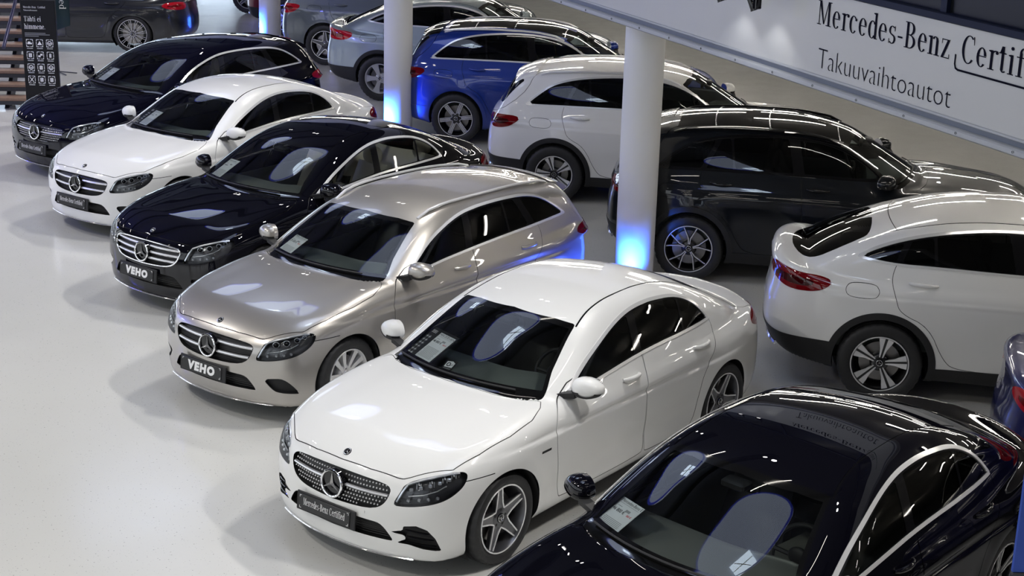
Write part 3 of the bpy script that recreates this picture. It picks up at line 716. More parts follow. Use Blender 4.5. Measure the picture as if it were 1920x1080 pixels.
def interior(root, sc, suv, seatm, dm, x_end):
    kx, ky, kz = sc; dz = .17 if suv else 0.
    S = lambda x, y, z: (x*kx, y*ky, (z+dz)*kz)
    b = MB()
    prof = [(-.50, .885), (-.60, .925), (-.82, .950), (-.98, .945), (-1.07, .915), (-1.10, .85), (-1.04, .66), (-.55, .62)]
    ys = np.linspace(-.70, .70, 15)
    b.grid(lambda u, v: S(*(lambda p, y: (p[0]-.05*(abs(y)/.7)**2, y, p[1]+(.035*math.exp(-((y-.37)/.2)**2) if 2 <= round(v*8) % 8 <= 4 else 0)-.02*(abs(y)/.7)**3))(prof[round(v*8) % 8], ys[int(round(u*14))])), 15, 8, cv=True)
    b.prism([(-1.05, .60), (-1.05, .72), (-1.6, .62), (-2.1, .58), (-2.1, .40), (-1.05, .40)], lambda x, z: S(x, -.11, z), lambda x, z: S(x, .11, z))
    b.build('dashboard', dm, root, ang=35)
    s = MB()
    for ang in np.linspace(-.3, math.pi+.3, 2): pass
    c = np.array(S(-1.24, .36, .90)); ax = np.array([-.42, 0, .0]); e1 = np.array([0, 1, 0.]); e2 = np.array([-.40, 0, .917])
    s.tube([c+.185*(math.cos(a)*e1+math.sin(a)*e2) for a in np.linspace(0, 2*math.pi, 29)[:-1]], .015, 8, closed=True)
    for a in (math.pi, 0, -math.pi/2): s.tube([c+.03*(math.cos(a)*e1+math.sin(a)*e2)+np.array([.03, 0, .01]), c+.18*(math.cos(a)*e1+math.sin(a)*e2)], .014, 6)
    s.ell(c+np.array([.025, 0, .01]), (.03, .07, .06)); s.build('steering_wheel', plastic, root)
    for y in (-.37, .37):
        q = MB(); q.grid(lambda u, v: S(-1.35-.52*u+.0*v, y+.25*(2*v-1), .50+.05*math.sin(math.pi*v)*0-.05*(1-u)*0-.10*u+.09*math.sqrt(max(0, 1-(2*v-1)**4))*math.sin(math.pi*min(1, .15+u*.8))), 9, 9)
        q.grid(lambda u, v: S(-1.80-.26*u+.10*(1-(2*v-1)**4)*math.sin(math.pi*(.12+.78*u))*.8, y+(.25-.05*u)*(2*v-1), .44+.60*u), 11, 9)
        q.grid(lambda u, v: S(-1.83-.26*u-.06, y+(.25-.05*u)*(2*v-1), .44+.60*u), 5, 5)
        seat = q.build('front_seat', seatm, root)
        h = MB(); h.ell(S(-2.05, y, 1.12), (.055, .125, .095), p=.7); h.build('headrest', seatm, seat)
    q = MB(); q.grid(lambda u, v: S(-2.25-.42*u, .62*(2*v-1), .56-.06*u+.04*abs(math.cos(2*math.pi*v))), 6, 25)
    q.grid(lambda u, v: S(-2.62-.22*u+.05*abs(math.cos(2*math.pi*v)), .60*(2*v-1), .52+.50*u), 6, 25)
    seat = q.build('rear_seat', seatm, root)
    for y in (-.36, .36):
        h = MB(); h.ell(S(-2.86, y, 1.08), (.05, .12, .085), p=.7); h.build('headrest', seatm, seat)
    t = MB()
    zf = .28
    t.box(S((-.55+x_end)/2, 0, zf), (abs(x_end+.55)*kx, 1.44*ky, .02))
    for y in (-.735, .735): t.box(S((-.70+x_end)/2, y, .58), (abs(x_end+.70)*kx, .02, .62))
    t.box(S(-.56, 0, .58), (.02, 1.42*ky, .58)); t.box(S(x_end, 0, .60), (.02, 1.40*ky, .62))
    t.build('cabin_lining', dashm, root)
    m = MB(); zt = 1.285
    m.ell(S(-1.16, 0, zt-.03), (.02, .12, .035), p=.6); m.box(S(-1.09, 0, zt), (.10, .16, .05), bev=.012)
    m.build('rear_view_mirror', plastic, root)
def mirror(root, sc, cx, cz, y0, paint, ybase, big=1.):
    cT, sT = math.cos(.44), math.sin(.44)
    for sg in (1, -1):
        MP = lambda p, q, e: (cx+e*cT-(p+.125*big)*sT, sg*(y0+(p+.125*big)*cT+e*sT), cz+q)
        def cap(u, v):
            a = 2*math.pi*u; t = v
            rr = math.sin(math.pi*.5*min(1, t*1.02))**.75
            ex = .095*math.cos(math.pi*.5*t)**.9
            w, h = .118*big, .080*big
            sy = math.copysign(abs(math.cos(a))**.8, math.cos(a)); sz = math.copysign(abs(math.sin(a))**.8, math.sin(a))
            yy = w*rr*sy; zz = h*rr*sz*(1-.30*(sy > 0)*abs(sy))*(1 if sz > 0 else .85)
            return (cx+ex*cT-(yy+.125*big)*sT, sg*(y0+(yy+.125*big)*cT+ex*sT), cz+zz)
        b = MB(); b.grid(cap, 25, 10, cu=True)
        b.grid(lambda u, v: tuple(np.array(cap(u, 1.))+(np.array(MP(0, 0, -.04))-np.array(MP(0, 0, 0)))*min(1, v*2)+(np.array(MP(0, 0, 0))-np.array(cap(u, 1.)))*(.10 if v > .4 else 0)+(np.array(MP(0, 0, 0))-np.array(cap(u, 1.)))*(.90 if v > .9 else 0)), 25, 3, cu=True)
        mo = b.build('side_mirror', paint, root)
        g = MB(); g.prism([(.118*big*math.copysign(abs(math.cos(a))**.8, math.cos(a)), .076*big*math.copysign(abs(math.sin(a))**.8, math.sin(a))) for a in np.linspace(0, 2*math.pi, 25)[:-1]], lambda p, q: MP(p*.86, q*.86, -.030), lambda p, q: MP(p*.86, q*.86, -.043))
        g.build('mirror_glass', mirrorg, mo)
        a = MB()
        a.prism([(-.03, -.03), (.05, -.03), (.06, .025), (-.02, .03)], lambda p, q: (cx+.03+p, sg*(ybase-.15), cz-.085+q*.7), lambda p, q: (cx+.0+p*.8, sg*(y0+.06), cz-.045+q*.8))
        # dark lower shell with the indicator strip
        a.grid(lambda u, v: tuple(np.array(cap(.52+.46*u, .25+.75*v))*1.0+np.array((.004, 0, -.004))), 13, 6)
        a.build('mirror_foot', plastic, mo)
        k = MB(); k.tube([np.array(cap(.97-.42*t, .72))+np.array((.005, 0, 0)) for t in np.linspace(0.02, .95, 12)], .0045, 6); k.build('mirror_indicator', chrome, mo)
def handle(root, b, x0, x1, z, m):
    for sg in (1, -1):
        q = MB(); pts = []
        for t in np.linspace(0, 1, 11):
            x = x0+(x1-x0)*t; y = float(b.sy(x, z)); pts.append((x, sg*(y+.004+.030*math.sin(math.pi*t)**.5), z-.006*t))
        q.tube(pts, [.011+.007*math.sin(math.pi*t)**.7 for t in np.linspace(0, 1, 11)], 10, flat=1.0)
        q.build('door_handle', m, root)
def make_car(name, label, kind, bd, res, place, paint, wheel, opt=()):
    """place = (x, y, heading) of the front axle centre; opt: dict of options"""
    o = dict(plate=None, grille=None, seats=seatblack, dash=dashm, side=midg, rear=tintg, trim=brighttrim, front=True, tail=True, handle=paint, plate_w=.52, grp=None, mirrors=True, spin=0.)
    o.update(opt)
    b = Body(bd); sc = np.array(b.sc); kx, ky, kz = sc
    root = empty(name, (place[0], place[1], 0), place[2], label, 'car', o['grp'])
    s = Skin(b, res); suv = kind in ('suv', 'coupe'); zb = 1.06 if suv else .93
    dz = .26 if suv else 0.
    # wheel openings
    zc = b.rw
    for xw in (0, -b.wb):
        gx = lambda U, xw=xw: np.hypot(U[:, 0]-xw, U[:, 2]-zc)
        s.cut(lambda U: gx(U)-b.ra, 'hole', ('paint',), lambda x, y, z, a, c, d: (y > .52) & (z < 1.0))
        if suv: s.cut(lambda U: gx(U)-b.ra-.058, 'cladding', ('paint',), lambda x, y, z, a, c, d: (y > .6) & (c > .2))
    s.cut(lambda U: U[:, 2]-.33, 'underbody', ('paint',), lambda x, y, z, a, c, d: d < -.72)
    if suv: s.cut(lambda U: U[:, 2]-np.where(U[:, 0] < -3.15, .515, np.where(U[:, 0] > .3, .45, .36)), 'cladding', ('paint',))
    # side glazing
    D = chaikin(DLO[kind], 2); sel = lambda x, y, z, a, c, d: (y > .3) & (z > zb-.12) & (c > .3)
    sd = lambda U: sd_poly(SIDE(U), D)
    s.cut(sd, 'window_trim', ('paint',), sel)
    s.cut(lambda U: sd(U)+.020, 'pillar', ('window_trim',))
    hp = [(half_plane(p, q), w) for p, q, w in DIV[kind]]
    for i in range(len(hp)+1):
        def gw(U, i=i):
            P = SIDE(U); g = sd(U)+.030
            if i > 0: g = np.maximum(g, hp[i-1][0](P)+hp[i-1][1])
            if i < len(hp): g = np.maximum(g, -(hp[i][0](P)-hp[i][1]))
            return g
        s.cut(gw, 'window_%d' % i, ('pillar',))
    # screens
    if suv: WS = [(0, 1.165), (.30, 1.155), (.55, 1.135), (.70, 1.12), (.745, 1.125), (.70, 1.22), (.64, 1.36), (.585, 1.50), (.56, 1.515), (.35, 1.545), (0, 1.56)]
    else: WS = [(0, .993), (.28, .985), (.5, .970), (.655, .962), (.69, .968), (.665, 1.02), (.615, 1.10), (.556, 1.235), (.520, 1.318), (.505, 1.327), (.35, 1.346), (0, 1.362)]
    W = WS+[(-y, z) for y, z in WS[::-1]]
    fr = lambda x, y, z, a, c, d: (a > .12) & (x < -.25) & (x > -1.9) & (d > .2)
    s.cut(lambda U: sd_poly(FRONT(U), W), 'frit', ('paint',), fr)
    s.cut(lambda U: np.maximum(sd_poly(FRONT(U), W)+.022, (.045 if suv else .035)+WS[0][1]-.02*(U[:, 1]/.6)**2-U[:, 2]), 'windscreen', ('frit',))
    if kind == 'sedan':
        RG = [(-2.73, -.02), (-2.735, .30), (-2.76, .46), (-2.80, .50), (-3.10, .565), (-3.33, .60), (-3.37, .57), (-3.41, .40), (-3.43, 0), (-3.43, -.02)]
        s.cut(lambda U: sd_poly(TOP(U), chaikin(RG, 1)), 'rear_screen', ('paint',), lambda x, y, z, a, c, d: (x < -2.5) & (d > .2))
    elif kind == 'coupe':
        RG = [(-3.02, -.02), (-3.025, .30), (-3.05, .46), (-3.10, .51), (-3.40, .58), (-3.50, .56), (-3.62, .42), (-3.69, .2), (-3.70, 0), (-3.70, -.02)]
        s.cut(lambda U: sd_poly(TOP(U), chaikin(RG, 1)), 'rear_screen', ('paint',), lambda x, y, z, a, c, d: (x < -2.7) & (d > .2))
        s.band(lambda U: U[:, 0]+2.885-.06*(U[:, 1]/.5)**2, None, .004, sel=lambda x, y, z, a, c, d: (d > .4) & (y < .53) & (x > -3.0) & (x < -2.8))
    else:
        if suv:
            RG = [(-1.885, 1.475), (-1.90, 1.44), (-1.93, 1.38), (-2.0, 1.255), (-2.03, 1.20), (-2.10, 1.175), (-2.3, 1.155), (-2.75, 1.15), (-2.75, 1.475)]
            s.cut(lambda U: sd_poly(DIAGR(U), RG), 'rear_screen', ('paint',), lambda x, y, z, a, c, d: (x < -3.25) & (z > 1.1))
        else:
            zl, zh = 1.03, 1.28
            RG = [(-.02, zl), (.50, zl), (.60, zl+.03), (.615, zl+.08), (.56, zh-.03), (.53, zh), (0, zh+.02), (-.02, zh+.02)]
            s.cut(lambda U: sd_poly(FRONT(U), chaikin(RG, 1)), 'rear_screen', ('paint',), lambda x, y, z, a, c, d: (x < -3.2) & (a < -.3))
        if suv:
            GS = [(-1.853, 1.66), (-1.853, 1.566), (-1.802, 1.43), (-1.815, 1.34), (-1.867, 1.237), (-1.96, 1.14), (-2.107, 1.079), (-2.45, 1.0), (-2.85, .97), (-2.85, 1.66)]
            s.band(lambda U: sd_poly(DIAGR(U), GS), 'tailgate', .003, sel=lambda x, y, z, a, c, d: (x < -3.1) & (z > .9))
    # bonnet, doors, boot, roof
    if suv:
        H = HOOD.copy(); H[:, 0] = np.where(H[:, 0] > .5, H[:, 0]+.06, H[:, 0]); H[:, 1] *= 1.03
    else: H = HOOD
    selh = lambda x, y, z, a, c, d: (d > .18) & (x > -.75) & (z > .6+dz)
    gh = lambda U: sd_poly(TOP(U), H)
    s.band(gh, 'hood', .0027, sel=selh)
    sels = lambda x, y, z, a, c, d: (c > .35) & (y > .5) & (z > .2) & (z < zb+.2)
    if suv:
        FD = [(-.60, 1.19), (-.56, 1.08), (-.50, .95), (-.50, .62), (-.56, .40), (-.62, .36), (-1.66, .36), (-1.71, .40), (-1.71, .87), (-1.762, 1.198), (-1.70, 1.30), (-.95, 1.30)]
        RD = [(-1.762, 1.198), (-1.72, .87), (-1.72, .40), (-1.76, .36), (-2.25, .36), (-2.36, .45), (-2.50, .74), (-2.72, .84), (-2.76, .956), (-2.81, 1.09), (-2.784, 1.206), (-2.73, 1.3), (-1.80, 1.30)]
        if kind == 'coupe': RD = [(x-(.03 if x < -2.6 else 0), z) for x, z in RD]
    else:
        FD = [(-.67, .945), (-.60, .90), (-.555, .83), (-.54, .727), (-.565, .513), (-.612, .30), (-.64, .265), (-1.64, .265), (-1.68, .30), (-1.64, .676), (-1.69, .94), (-1.70, 1.10), (-.95, 1.10)]
        RD = [(-1.69, .94), (-1.65, .676), (-1.69, .30), (-1.72, .265), (-2.27, .265), (-2.36, .31), (-2.42, .58), (-2.48, .70), (-2.60, .79), (-2.71, .89), (-2.755, .98), (-2.72, 1.10), (-1.72, 1.10)]
    for nm, P in (('front_door', FD), ('rear_door', RD)):
        P = chaikin(P, 2); g = lambda U, P=P: sd_poly(SIDE(U), P)
        s.band(g, nm, .0026, sel=sels)
    if suv:
        FU = chaikin([(-2.93, .97), (-2.97, .935), (-3.17, .935), (-3.21, .97), (-3.21, 1.015), (-3.17, 1.05), (-2.97, 1.05), (-2.93, 1.015)], 2)
        s.band(lambda U: sd_poly(SIDE(U), FU), 'fuel_flap', .0024, sel=sels)
    if kind == 'sedan':
        TL = [(-3.44, -.02), (-3.45, .45), (-3.40, .60), (-3.46, .655), (-3.60, .66), (-3.95, .62), (-3.95, -.02)]
        st = lambda x, y, z, a, c, d: (d > .35) & (x < -3.2)
        gt = lambda U: sd_poly(TOP(U), TL)
        s.band(gt, 'boot_lid', .003, sel=st)
        RL = [(-1.25, .525), (-1.40, .492), (-1.6, .476), (-1.9, .468), (-2.3, .462), (-2.6, .462), (-2.78, .475), (-3.0, .535), (-3.2, .575), (-3.42, .615)]
        rl = Prof(RL, .06)
        s.band(lambda U: U[:, 1]-rl(U[:, 0]), '_r', .007, sel=lambda x, y, z, a, c, d: (d > .3) & (x < -1.22) & (x > -3.42) & (z > .9), lab='roof_strip')
        s.L[s.L == s.id('_r')] = s.id('paint')
        s.cut(lambda U: np.maximum(U[:, 1]-rl(U[:, 0]), -U[:, 0]-3.0), 'roof', ('paint',), lambda x, y, z, a, c, d: (d > .5) & (x < -1.05) & (x > -2.95) & (z > 1.05))
    elif kind == 'coupe':
        RL = [(-1.25, .555), (-1.5, .55), (-1.83, .545), (-2.2, .545), (-2.5, .545), (-2.885, .52)]
        rl = Prof(RL, .06)
        s.band(lambda U: U[:, 1]-rl(U[:, 0]), None, .007, sel=lambda x, y, z, a, c, d: (d > .3) & (x < -1.3) & (x > -2.885), lab='roof_strip')
        s.cut(lambda U: np.maximum(U[:, 1]-.545, -U[:, 0]-2.88), 'roof', ('paint',), lambda x, y, z, a, c, d: (d > .5) & (x < -1.25) & (x > -2.95))
    if o.get('panoroof'):
        RG = chaikin([(-1.27, -.02), (-1.28, .42), (-1.33, .50), (-1.5, .52), (-3.1, .52), (-3.2, .48), (-3.22, -.02)], 1)
        gr = lambda U: sd_poly(TOP(U), RG)
        s.cut(gr, 'roof_glass', ('paint',), lambda x, y, z, a, c, d: (d > .4) & (x < -1.1) & (z > 1.3))
        for xs in (-1.42, -2.15, -2.72): s.band(lambda U, xs=xs: U[:, 0]-xs-.03*(U[:, 1]/.5)**2, None, .006, ('roof_glass',), lab='roof_joint')
    # lamps, grille, intakes
    if o['front']:
        if suv: HL = [(u, z+dz) for u, z in HLUV]; G = [(y*1.1, z+dz) for y, z in GRILLE]; IN = [(y, z+.12) for y, z in INTAKE]; VT = [(u, z+.13) for u, z in VENT_B]
        else: HL, G, IN, VT = HLUV, GRILLE, INTAKE, (VENT_A if o['grille'] == 'diamond' else VENT_B)
        hl = chaikin(HL, 2)
        s.cut(lambda U: sd_poly(DIAGF(U), hl), 'lamp', ('paint', 'hood', 'gap'), lambda x, y, z, a, c, d: (x > .15) & (y > .3))
        for P, nm in ((G, 'grille'), (IN, 'intake')):
            C = chaikin(P+[(-y, z) for y, z in P[::-1]], 1)
            s.cut(lambda U, C=C: sd_poly(FRONT(U), C), nm, ('paint',), lambda x, y, z, a, c, d: (a > .25) & (x > .3))
        vt = np.array(VT) if (o['grille'] == 'diamond' and not suv) else chaikin(VT, 1)
        s.cut(lambda U: sd_poly(DIAGF(U), vt), 'vent', ('paint',), lambda x, y, z, a, c, d: (x > .25) & (y > .3) & (z < .7))
        s.band(lambda U: U[:, 2]-.716-dz, None, .003, sel=lambda x, y, z, a, c, d: (c > .4) & (x < .36) & (x > .12) & (z > .6+dz) & (z < .8+dz))
        s.cut(lambda U: np.maximum(.30-U[:, 0], U[:, 2]-.74-dz), 'front_bumper', ('paint',), lambda x, y, z, a, c, d: (x > .1) & (z < .8+dz))
    if o['tail']:
        if kind == 'sedan' or kind == 'wagon':
            TU = [(-1.80, .872), (-1.88, .915), (-2.03, .930), (-2.22, .925), (-2.30, .90), (-2.30, .80), (-2.15, .785), (-1.95, .80), (-1.83, .84)]
            TI = [(-1.86, .872), (-2.2, .89), (-2.2, .845), (-1.9, .84)]
            if kind == 'wagon': TU = [(u+.035, z) for u, z in TU]
        elif kind == 'suv':
            TU = [(-1.745, 1.025), (-1.82, 1.060), (-2.02, 1.055), (-2.157, 1.035), (-2.32, 1.02), (-2.34, .90), (-2.16, .865), (-1.93, .89), (-1.80, .95)]
            TI = [(-1.84, 1.01), (-2.05, 1.015), (-2.25, .985), (-2.2, .93), (-1.95, .94), (-1.85, .97)]
        else:
            TU = [(-1.75, 1.040), (-1.87, 1.072), (-2.01, 1.078), (-2.15, 1.10), (-2.35, 1.11), (-2.50, 1.04), (-2.46, .99), (-2.31, .962), (-2.06, .926), (-1.857, .936), (-1.77, .985)]
            TI = [(-1.85, 1.03), (-2.1, 1.045), (-2.38, 1.05), (-2.36, 1.0), (-2.1, .975), (-1.9, .97)]
        st = lambda x, y, z, a, c, d: (x < -3.0) & (y > .2)
        C = chaikin(TU, 2); C2 = chaikin(TI, 2)
        s.cut(lambda U: sd_poly(DIAGR(U), C), 'tail', ('paint', 'boot_lid', 'gap'), st)
        s.cut(lambda U: sd_poly(DIAGR(U), C2), 'tail_inner', ('tail',), st)
    # ------------------------------------------------ meshes
    s.part('body_shell', ['paint'], paint, root)
    for l, nm in (('hood', 'hood'), ('front_bumper', 'front_bumper'), ('boot_lid', 'boot_lid'), ('roof', 'roof')): s.part(nm, [l], o.get('roofpaint', paint) if nm == 'roof' else paint, root, wall=.012 if nm != 'front_bumper' else 0)
    for l in ('front_door', 'rear_door'): s.part(l, [l], paint, root, mode='split', wall=.012)
    [tag(g_, kind='stuff') for g_ in s.part('panel_gap', ['gap'], gapm, root, off=-.008)]
    if suv: s.part('fuel_flap', ['fuel_flap'], paint, root, mode='split', wall=.012); s.part('tailgate', ['tailgate'], paint, root, wall=.012)
    s.part('underbody', ['underbody'], underm, root)
    s.part('roof_strip', ['roof_strip'], glossblack, root, off=-.003)
    s.part('roof_glass', ['roof_glass'], glossblack, root); s.part('roof_joint', ['roof_joint'], satin, root)
    if suv: s.part('cladding', ['cladding'], paint if o.get('painted_arches') else plastic, root, off=.006, wall=.02)
    s.part('window_trim', ['window_trim'], o['trim'], root, off=.004, mode='split', wall=.008)
    s.part('window_pillar', ['pillar'], glossblack, root, off=-.002, mode='split')
    for i in range(len(hp)+1): s.part('side_window', ['window_%d' % i], o['side'] if i == 0 else o['rear'], root, off=-.005, mode='split')
    s.part('windscreen_border', ['frit'], frit, root); s.part('windscreen', ['windscreen'], clearg, root)
    s.part('rear_screen', ['rear_screen'], tintg if suv else midg, root, off=-.003)
    lin = o.get('liner', dashm)
    s.part('headliner', ['paint', 'roof', 'roof_glass', 'roof_strip', 'roof_joint'], lin, root, off=-.03, extra=lambda C: (C[:, 2] > zb+.06) & (C[:, 0] < -.7))
    if o['front']:
        LD = np.array([-.045, -.030, -.004])
        s.recess('headlamp_housing', ['lamp'], lampdark, root, lambda V, N: np.repeat(LD[None], len(V), 0), mode='split')
        s.part('headlamp_lens', ['lamp'], lensg, root, mode='split')
        def dg(u, z, dep):
            O = np.array([[-u*R2*kx, u*R2*ky, z*kz]]); Dv = np.array([[R2, R2, 0.]]); p = b.root(O, Dv)[0]; return p-dep*Dv[0]
        for sg in (1, -1):
            M = np.array([1, sg, 1])
            q = MB(); q.tube([dg(u, z+dz, .010)*M for u, z in ((-.125, .585), (-.09, .65), (-.05, .70), (.03, .728), (.12, .748), (.21, .764), (.29, .766))], .010, 6)
            q.tube([dg(u, z+dz, .016)*M for u, z in ((-.05, .628), (.05, .645), (.14, .672), (.20, .70))], .004, 6)
            q.build('daylight_strip', ledm, root)
            if o['grille'] == 'diamond':
                for k in range(5):
                    e = MB(); c = dg(-.03+.062*k, .668+dz+.016*k, .020)*M; e.box(c, (.020, .026, .022), rz=.785*sg, bev=.004); e.build('headlamp_block', ledm, root, ang=30)
            for u, z, r in ((.02, .690, .026), (.105, .705, .026), (.19, .726, .022), (.25, .742, .016)):
                e = MB(); c = dg(u, z+dz, .026)*M
                if o['grille'] == 'diamond':
                    for k in (-.5, .5): e.box(c+np.array([-.012*k, .012*k*sg, 0])*1.6, (.008, .008, r*1.6), rz=.785*sg, bev=.003)
                    e.box(c+np.array([0, 0, r*.7]), (.03, .008, .006), rz=-.785*sg*-1); e.build('headlamp_block', ledm, root, ang=30)
                else:
                    a1 = np.array([-R2, R2*sg, 0]); a2 = np.array([0, 0, 1.])
                    e.tube([c+r*(math.cos(t)*a1+math.sin(t)*a2*.9) for t in np.linspace(0, 6.2832, 17)[:-1]], .0035, 6, closed=True); ring = e.build('headlamp_ring', ledm, root)
                    e = MB(); e.ell(c, (r*.86, r*.86, r*.8)); e.build('headlamp_projector', glossblack, ring)
            for u in (-.05, .02, .08, .14):
                e = MB(); c = dg(u, .598+dz+.13*(u+.05), .024)*M; e.box(c, (.018, .022, .020), bev=.004); e.build('headlamp_reflector', ledm, root)
        dx = lambda d: (lambda V, N: np.repeat(np.array([[-d, 0, 0.]]), len(V), 0))
        s.recess('grille_back', ['grille'], mesh_black, root, dx(.04))
        s.recess('lower_intake', ['intake'], mesh_black, root, dx(.05))
        s.recess('bumper_vent', ['vent'], plastic, root, lambda V, N: np.repeat(np.array([[-.03, -.022, 0.]]), len(V), 0), mode='split')
        if o['grille'] == 'diamond' and not suv:
            for sg in (1, -1):
                for z0, ua, ub in ((.395, -.07, .085), (.350, -.06, .118), (.306, -.09, .135)):
                    q = MB(); pts = []
                    for t in np.linspace(0, 1, 8):
                        O = np.array([[-(ua+(ub-ua)*t)*R2*kx, (ua+(ub-ua)*t)*R2*ky, (z0-.02*t)*kz]]); p = b.root(O, np.array([[R2, R2, 0.]]))[0]-np.array([.010, .008, 0]); pts.append(p*np.array([1, sg, 1]))
                    q.tube(pts, [.004]+[.009]*6+[.004], 6, flat=.6); q.build('vent_blade', glossblack, root)
        FX = lambda y, z: float(b.sx(y*ky, z*kz))
        zg = .60+dz
        bars = {'diamond': [.610], 'two': [.645, .568], 'three': [.660, .610, .555]}[o['grille']] if o['grille'] else [.645, .568]
        gw = lambda z: float(np.interp(z, [.49, .53, .575, .64, .668, .70], [.12, .37, .425, .445, .43, .2]))*(1.1 if suv else 1)
        hr = .020 if o['grille'] != 'diamond' else .017
        for z in bars:
            for sg in (1, -1):
                q = MB(); ys = np.linspace(.07, gw(z)-.004, 12)
                rows = []
                for y in ys:
                    x = FX(y, z+dz); rows.append([((x-.024), sg*y*ky, (z+dz+hr*.55)*kz), (x-.008, sg*y*ky, (z+dz+hr*.45)*kz), (x-.003, sg*y*ky, (z+dz)*kz), (x-.008, sg*y*ky, (z+dz-hr*.55)*kz), (x-.024, sg*y*ky, (z+dz-hr*.6)*kz)])
                V = [p for r in rows for p in r]; F = [(i*5+j, i*5+(j+1) % 5, (i+1)*5+(j+1) % 5, (i+1)*5+j) for i in range(11) for j in range(5)]
                q.add(V, F); q.add(rows[0], [(0, 1, 2, 3, 4)]); q.add(rows[-1], [(4, 3, 2, 1, 0)])
                q.build('grille_bar', satin, root, ang=35)
        if o['grille'] == 'diamond':
            q = MB(); k = 0
            for iz in range(8):
                z = .508+iz*.0268
                for iy in range(-19, 20):
                    y = iy*.0250+(.0125 if iz % 2 else 0)
                    if abs(y) > gw(z)-.012 or abs(z-.61) < .02 or math.hypot(y, z-.60) < .098 or z > .69-.01*(y/.4)**2: continue
                    x = FX(abs(y), z+dz)-.020; h = .0068
                    q.add([(x+.006, y*ky+h*.7*math.cos(t), z+dz+h*.7*math.sin(t)) for t in np.arange(6)*1.0472]+[(x, y*ky+h*math.cos(t), z+dz+h*math.sin(t)) for t in np.arange(6)*1.0472], [(0, 1, 2, 3, 4, 5)]+[(t, (t+1) % 6, 6+(t+1) % 6, 6+t) for t in range(6)])
            tag(q.build('grille_pins', cutalloy, root, smooth=False), kind='stuff')
        else:
            q = MB()
            for iz in range(16):
                z = .50+iz*.0128
                if any(abs(z-t) < .014 for t in bars): continue
                n = 14; pts = []
                for y in np.linspace(-gw(z)+.01, gw(z)-.01, n): pts.append((FX(abs(y), z+dz)-.030, y*ky, (z+dz)*kz))
                q.tube(pts, .0022, 4)
            q.build('grille_mesh', plastic, root)
        q = MB()
        for iz in range(7 if not suv else 5):
            z = .312+iz*.0165+(.12 if suv else 0); hw = np.interp(z-(.12 if suv else 0), [.30, .375, .42], [.46, .42, .33])
            q.tube([(FX(abs(y), z)-.034, y*ky, z*kz) for y in np.linspace(-hw, hw, 14)], .003, 4)
        q.build('intake_mesh', plastic, root)
        if o['grille'] == 'three':
            q = MB(); C = chaikin(GRILLE+[(-y, z) for y, z in GRILLE[::-1]], 1)
            q.tube([(FX(abs(y), z)+.002, y*ky, z*kz) for y, z in C], .007, 6, closed=True); q.build('grille_frame', chrome, root)
        # badge
        xs = FX(0, zg)+.002; r = .091
        q = MB(); q.lathe([(0, .004), (r*.93, .004), (r*.98, .012), (r*1.06, .010), (r*1.08, -.03), (0, -.035)], 40, axis='x', c=(xs, 0, zg*kz)); q.build('badge_base', glossblack, root, ang=30)
        st = obj('grille_star', star_mesh(r, .016), root); st.matrix_local = Matrix.Translation((xs+.012, 0, zg*kz)) @ frame((0, 0, 0), (0, 1, 0), (-.12, 0, 1))
        xe = .618*kx; ze = float(b.sz(xe, 0.)); g = b.grad(np.array([[xe, 0, ze]]))[0]
        q = MB(); q.lathe([(0, .004), (.025, .004), (.030, .0), (.030, -.004)], 24, axis='z'); e = q.build('hood_emblem', glossblack, root); M = frame((xe, 0, ze), (0, 1, 0), np.cross(g, (0, 1, 0))); e.matrix_local = M
        e2 = obj('hood_star', star_mesh(.024, .004), root); e2.matrix_local = M @ Matrix.Translation((0, 0, .004))
        # chrome lip
        q = MB(); q.tube([(FX(abs(y), .185 if not suv else .26)+.006, y*ky, (.178 if not suv else .26)*kz) for y in np.linspace(-.60, .60, 25)], .0085, 6, flat=.7); q.build('bumper_lip', chrome, root)
        # plate
        if o['plate']:
            zp = .392*kz if not suv else .55; xp = float(b.sx(0., zp))+.018
            q = MB(); q.box((0, 0, -.006), (.545, .135, .014), bev=.004); pl = q.build('plate_holder', plastic, root, ang=30)
            pl.matrix_local = frame((xp, -.045, zp), (0, 1, 0), (-.10, 0, 1))
            q = MB(); q.box((-.01, .0, .004), (.475, .108, .008), bev=.003); q.build('show_plate', platem, pl, ang=30)
            if o['plate'] == 'VEHO': me = sans_mesh('VEHO', .096, .0068, 1.08, .10, 'CENTER', 1.24); place_text('plate_lettering', me, whiteprint, pl, Matrix.Translation((-.012, -.033, .0087)))
            else: me = serif_mesh('Mercedes-Benz Certified', .05, .385, 'C'); place_text('plate_lettering', me, whiteprint, pl, Matrix.Translation((-.01, -.018, .0087)))
            q = MB()
            for sx2 in (-1, 1):
                for sy2 in (-1, 1):
                    if sx2 < 0 and sy2 < 0 and o['plate'] == 'VEHO': continue
                    px, py = -.01+sx2*.226, sy2*.045
                    q.box((px-sx2*.007, py, .0085), (.016, .003, .001)); q.box((px, py-sy2*.007, .0085), (.003, .016, .001))
            q.build('plate_corner_marks', whiteprint, pl, smooth=False)
        if o.get('sensors'):
            for sg in (1, -1):
                q = MB(); y = lambda x: float(b.sy(x, .705))+.002
                q.prism([(-.37, .714), (-.475, .712), (-.470, .696), (-.365, .698)], lambda a2, b2: (a2, sg*(y(a2)-.004), b2), lambda a2, b2: (a2, sg*y(a2), b2)); q.build('fender_badge', glossblack, root, smooth=False)
            for y, z in ((-.27, .47), (.27, .47)):
                q = MB(); x = FX(abs(y), z); q.lathe([(0, .003), (.011, .002), (.012, -.004)], 16, axis='x', c=(x, y, z)); q.build('parking_sensor', paint, root)
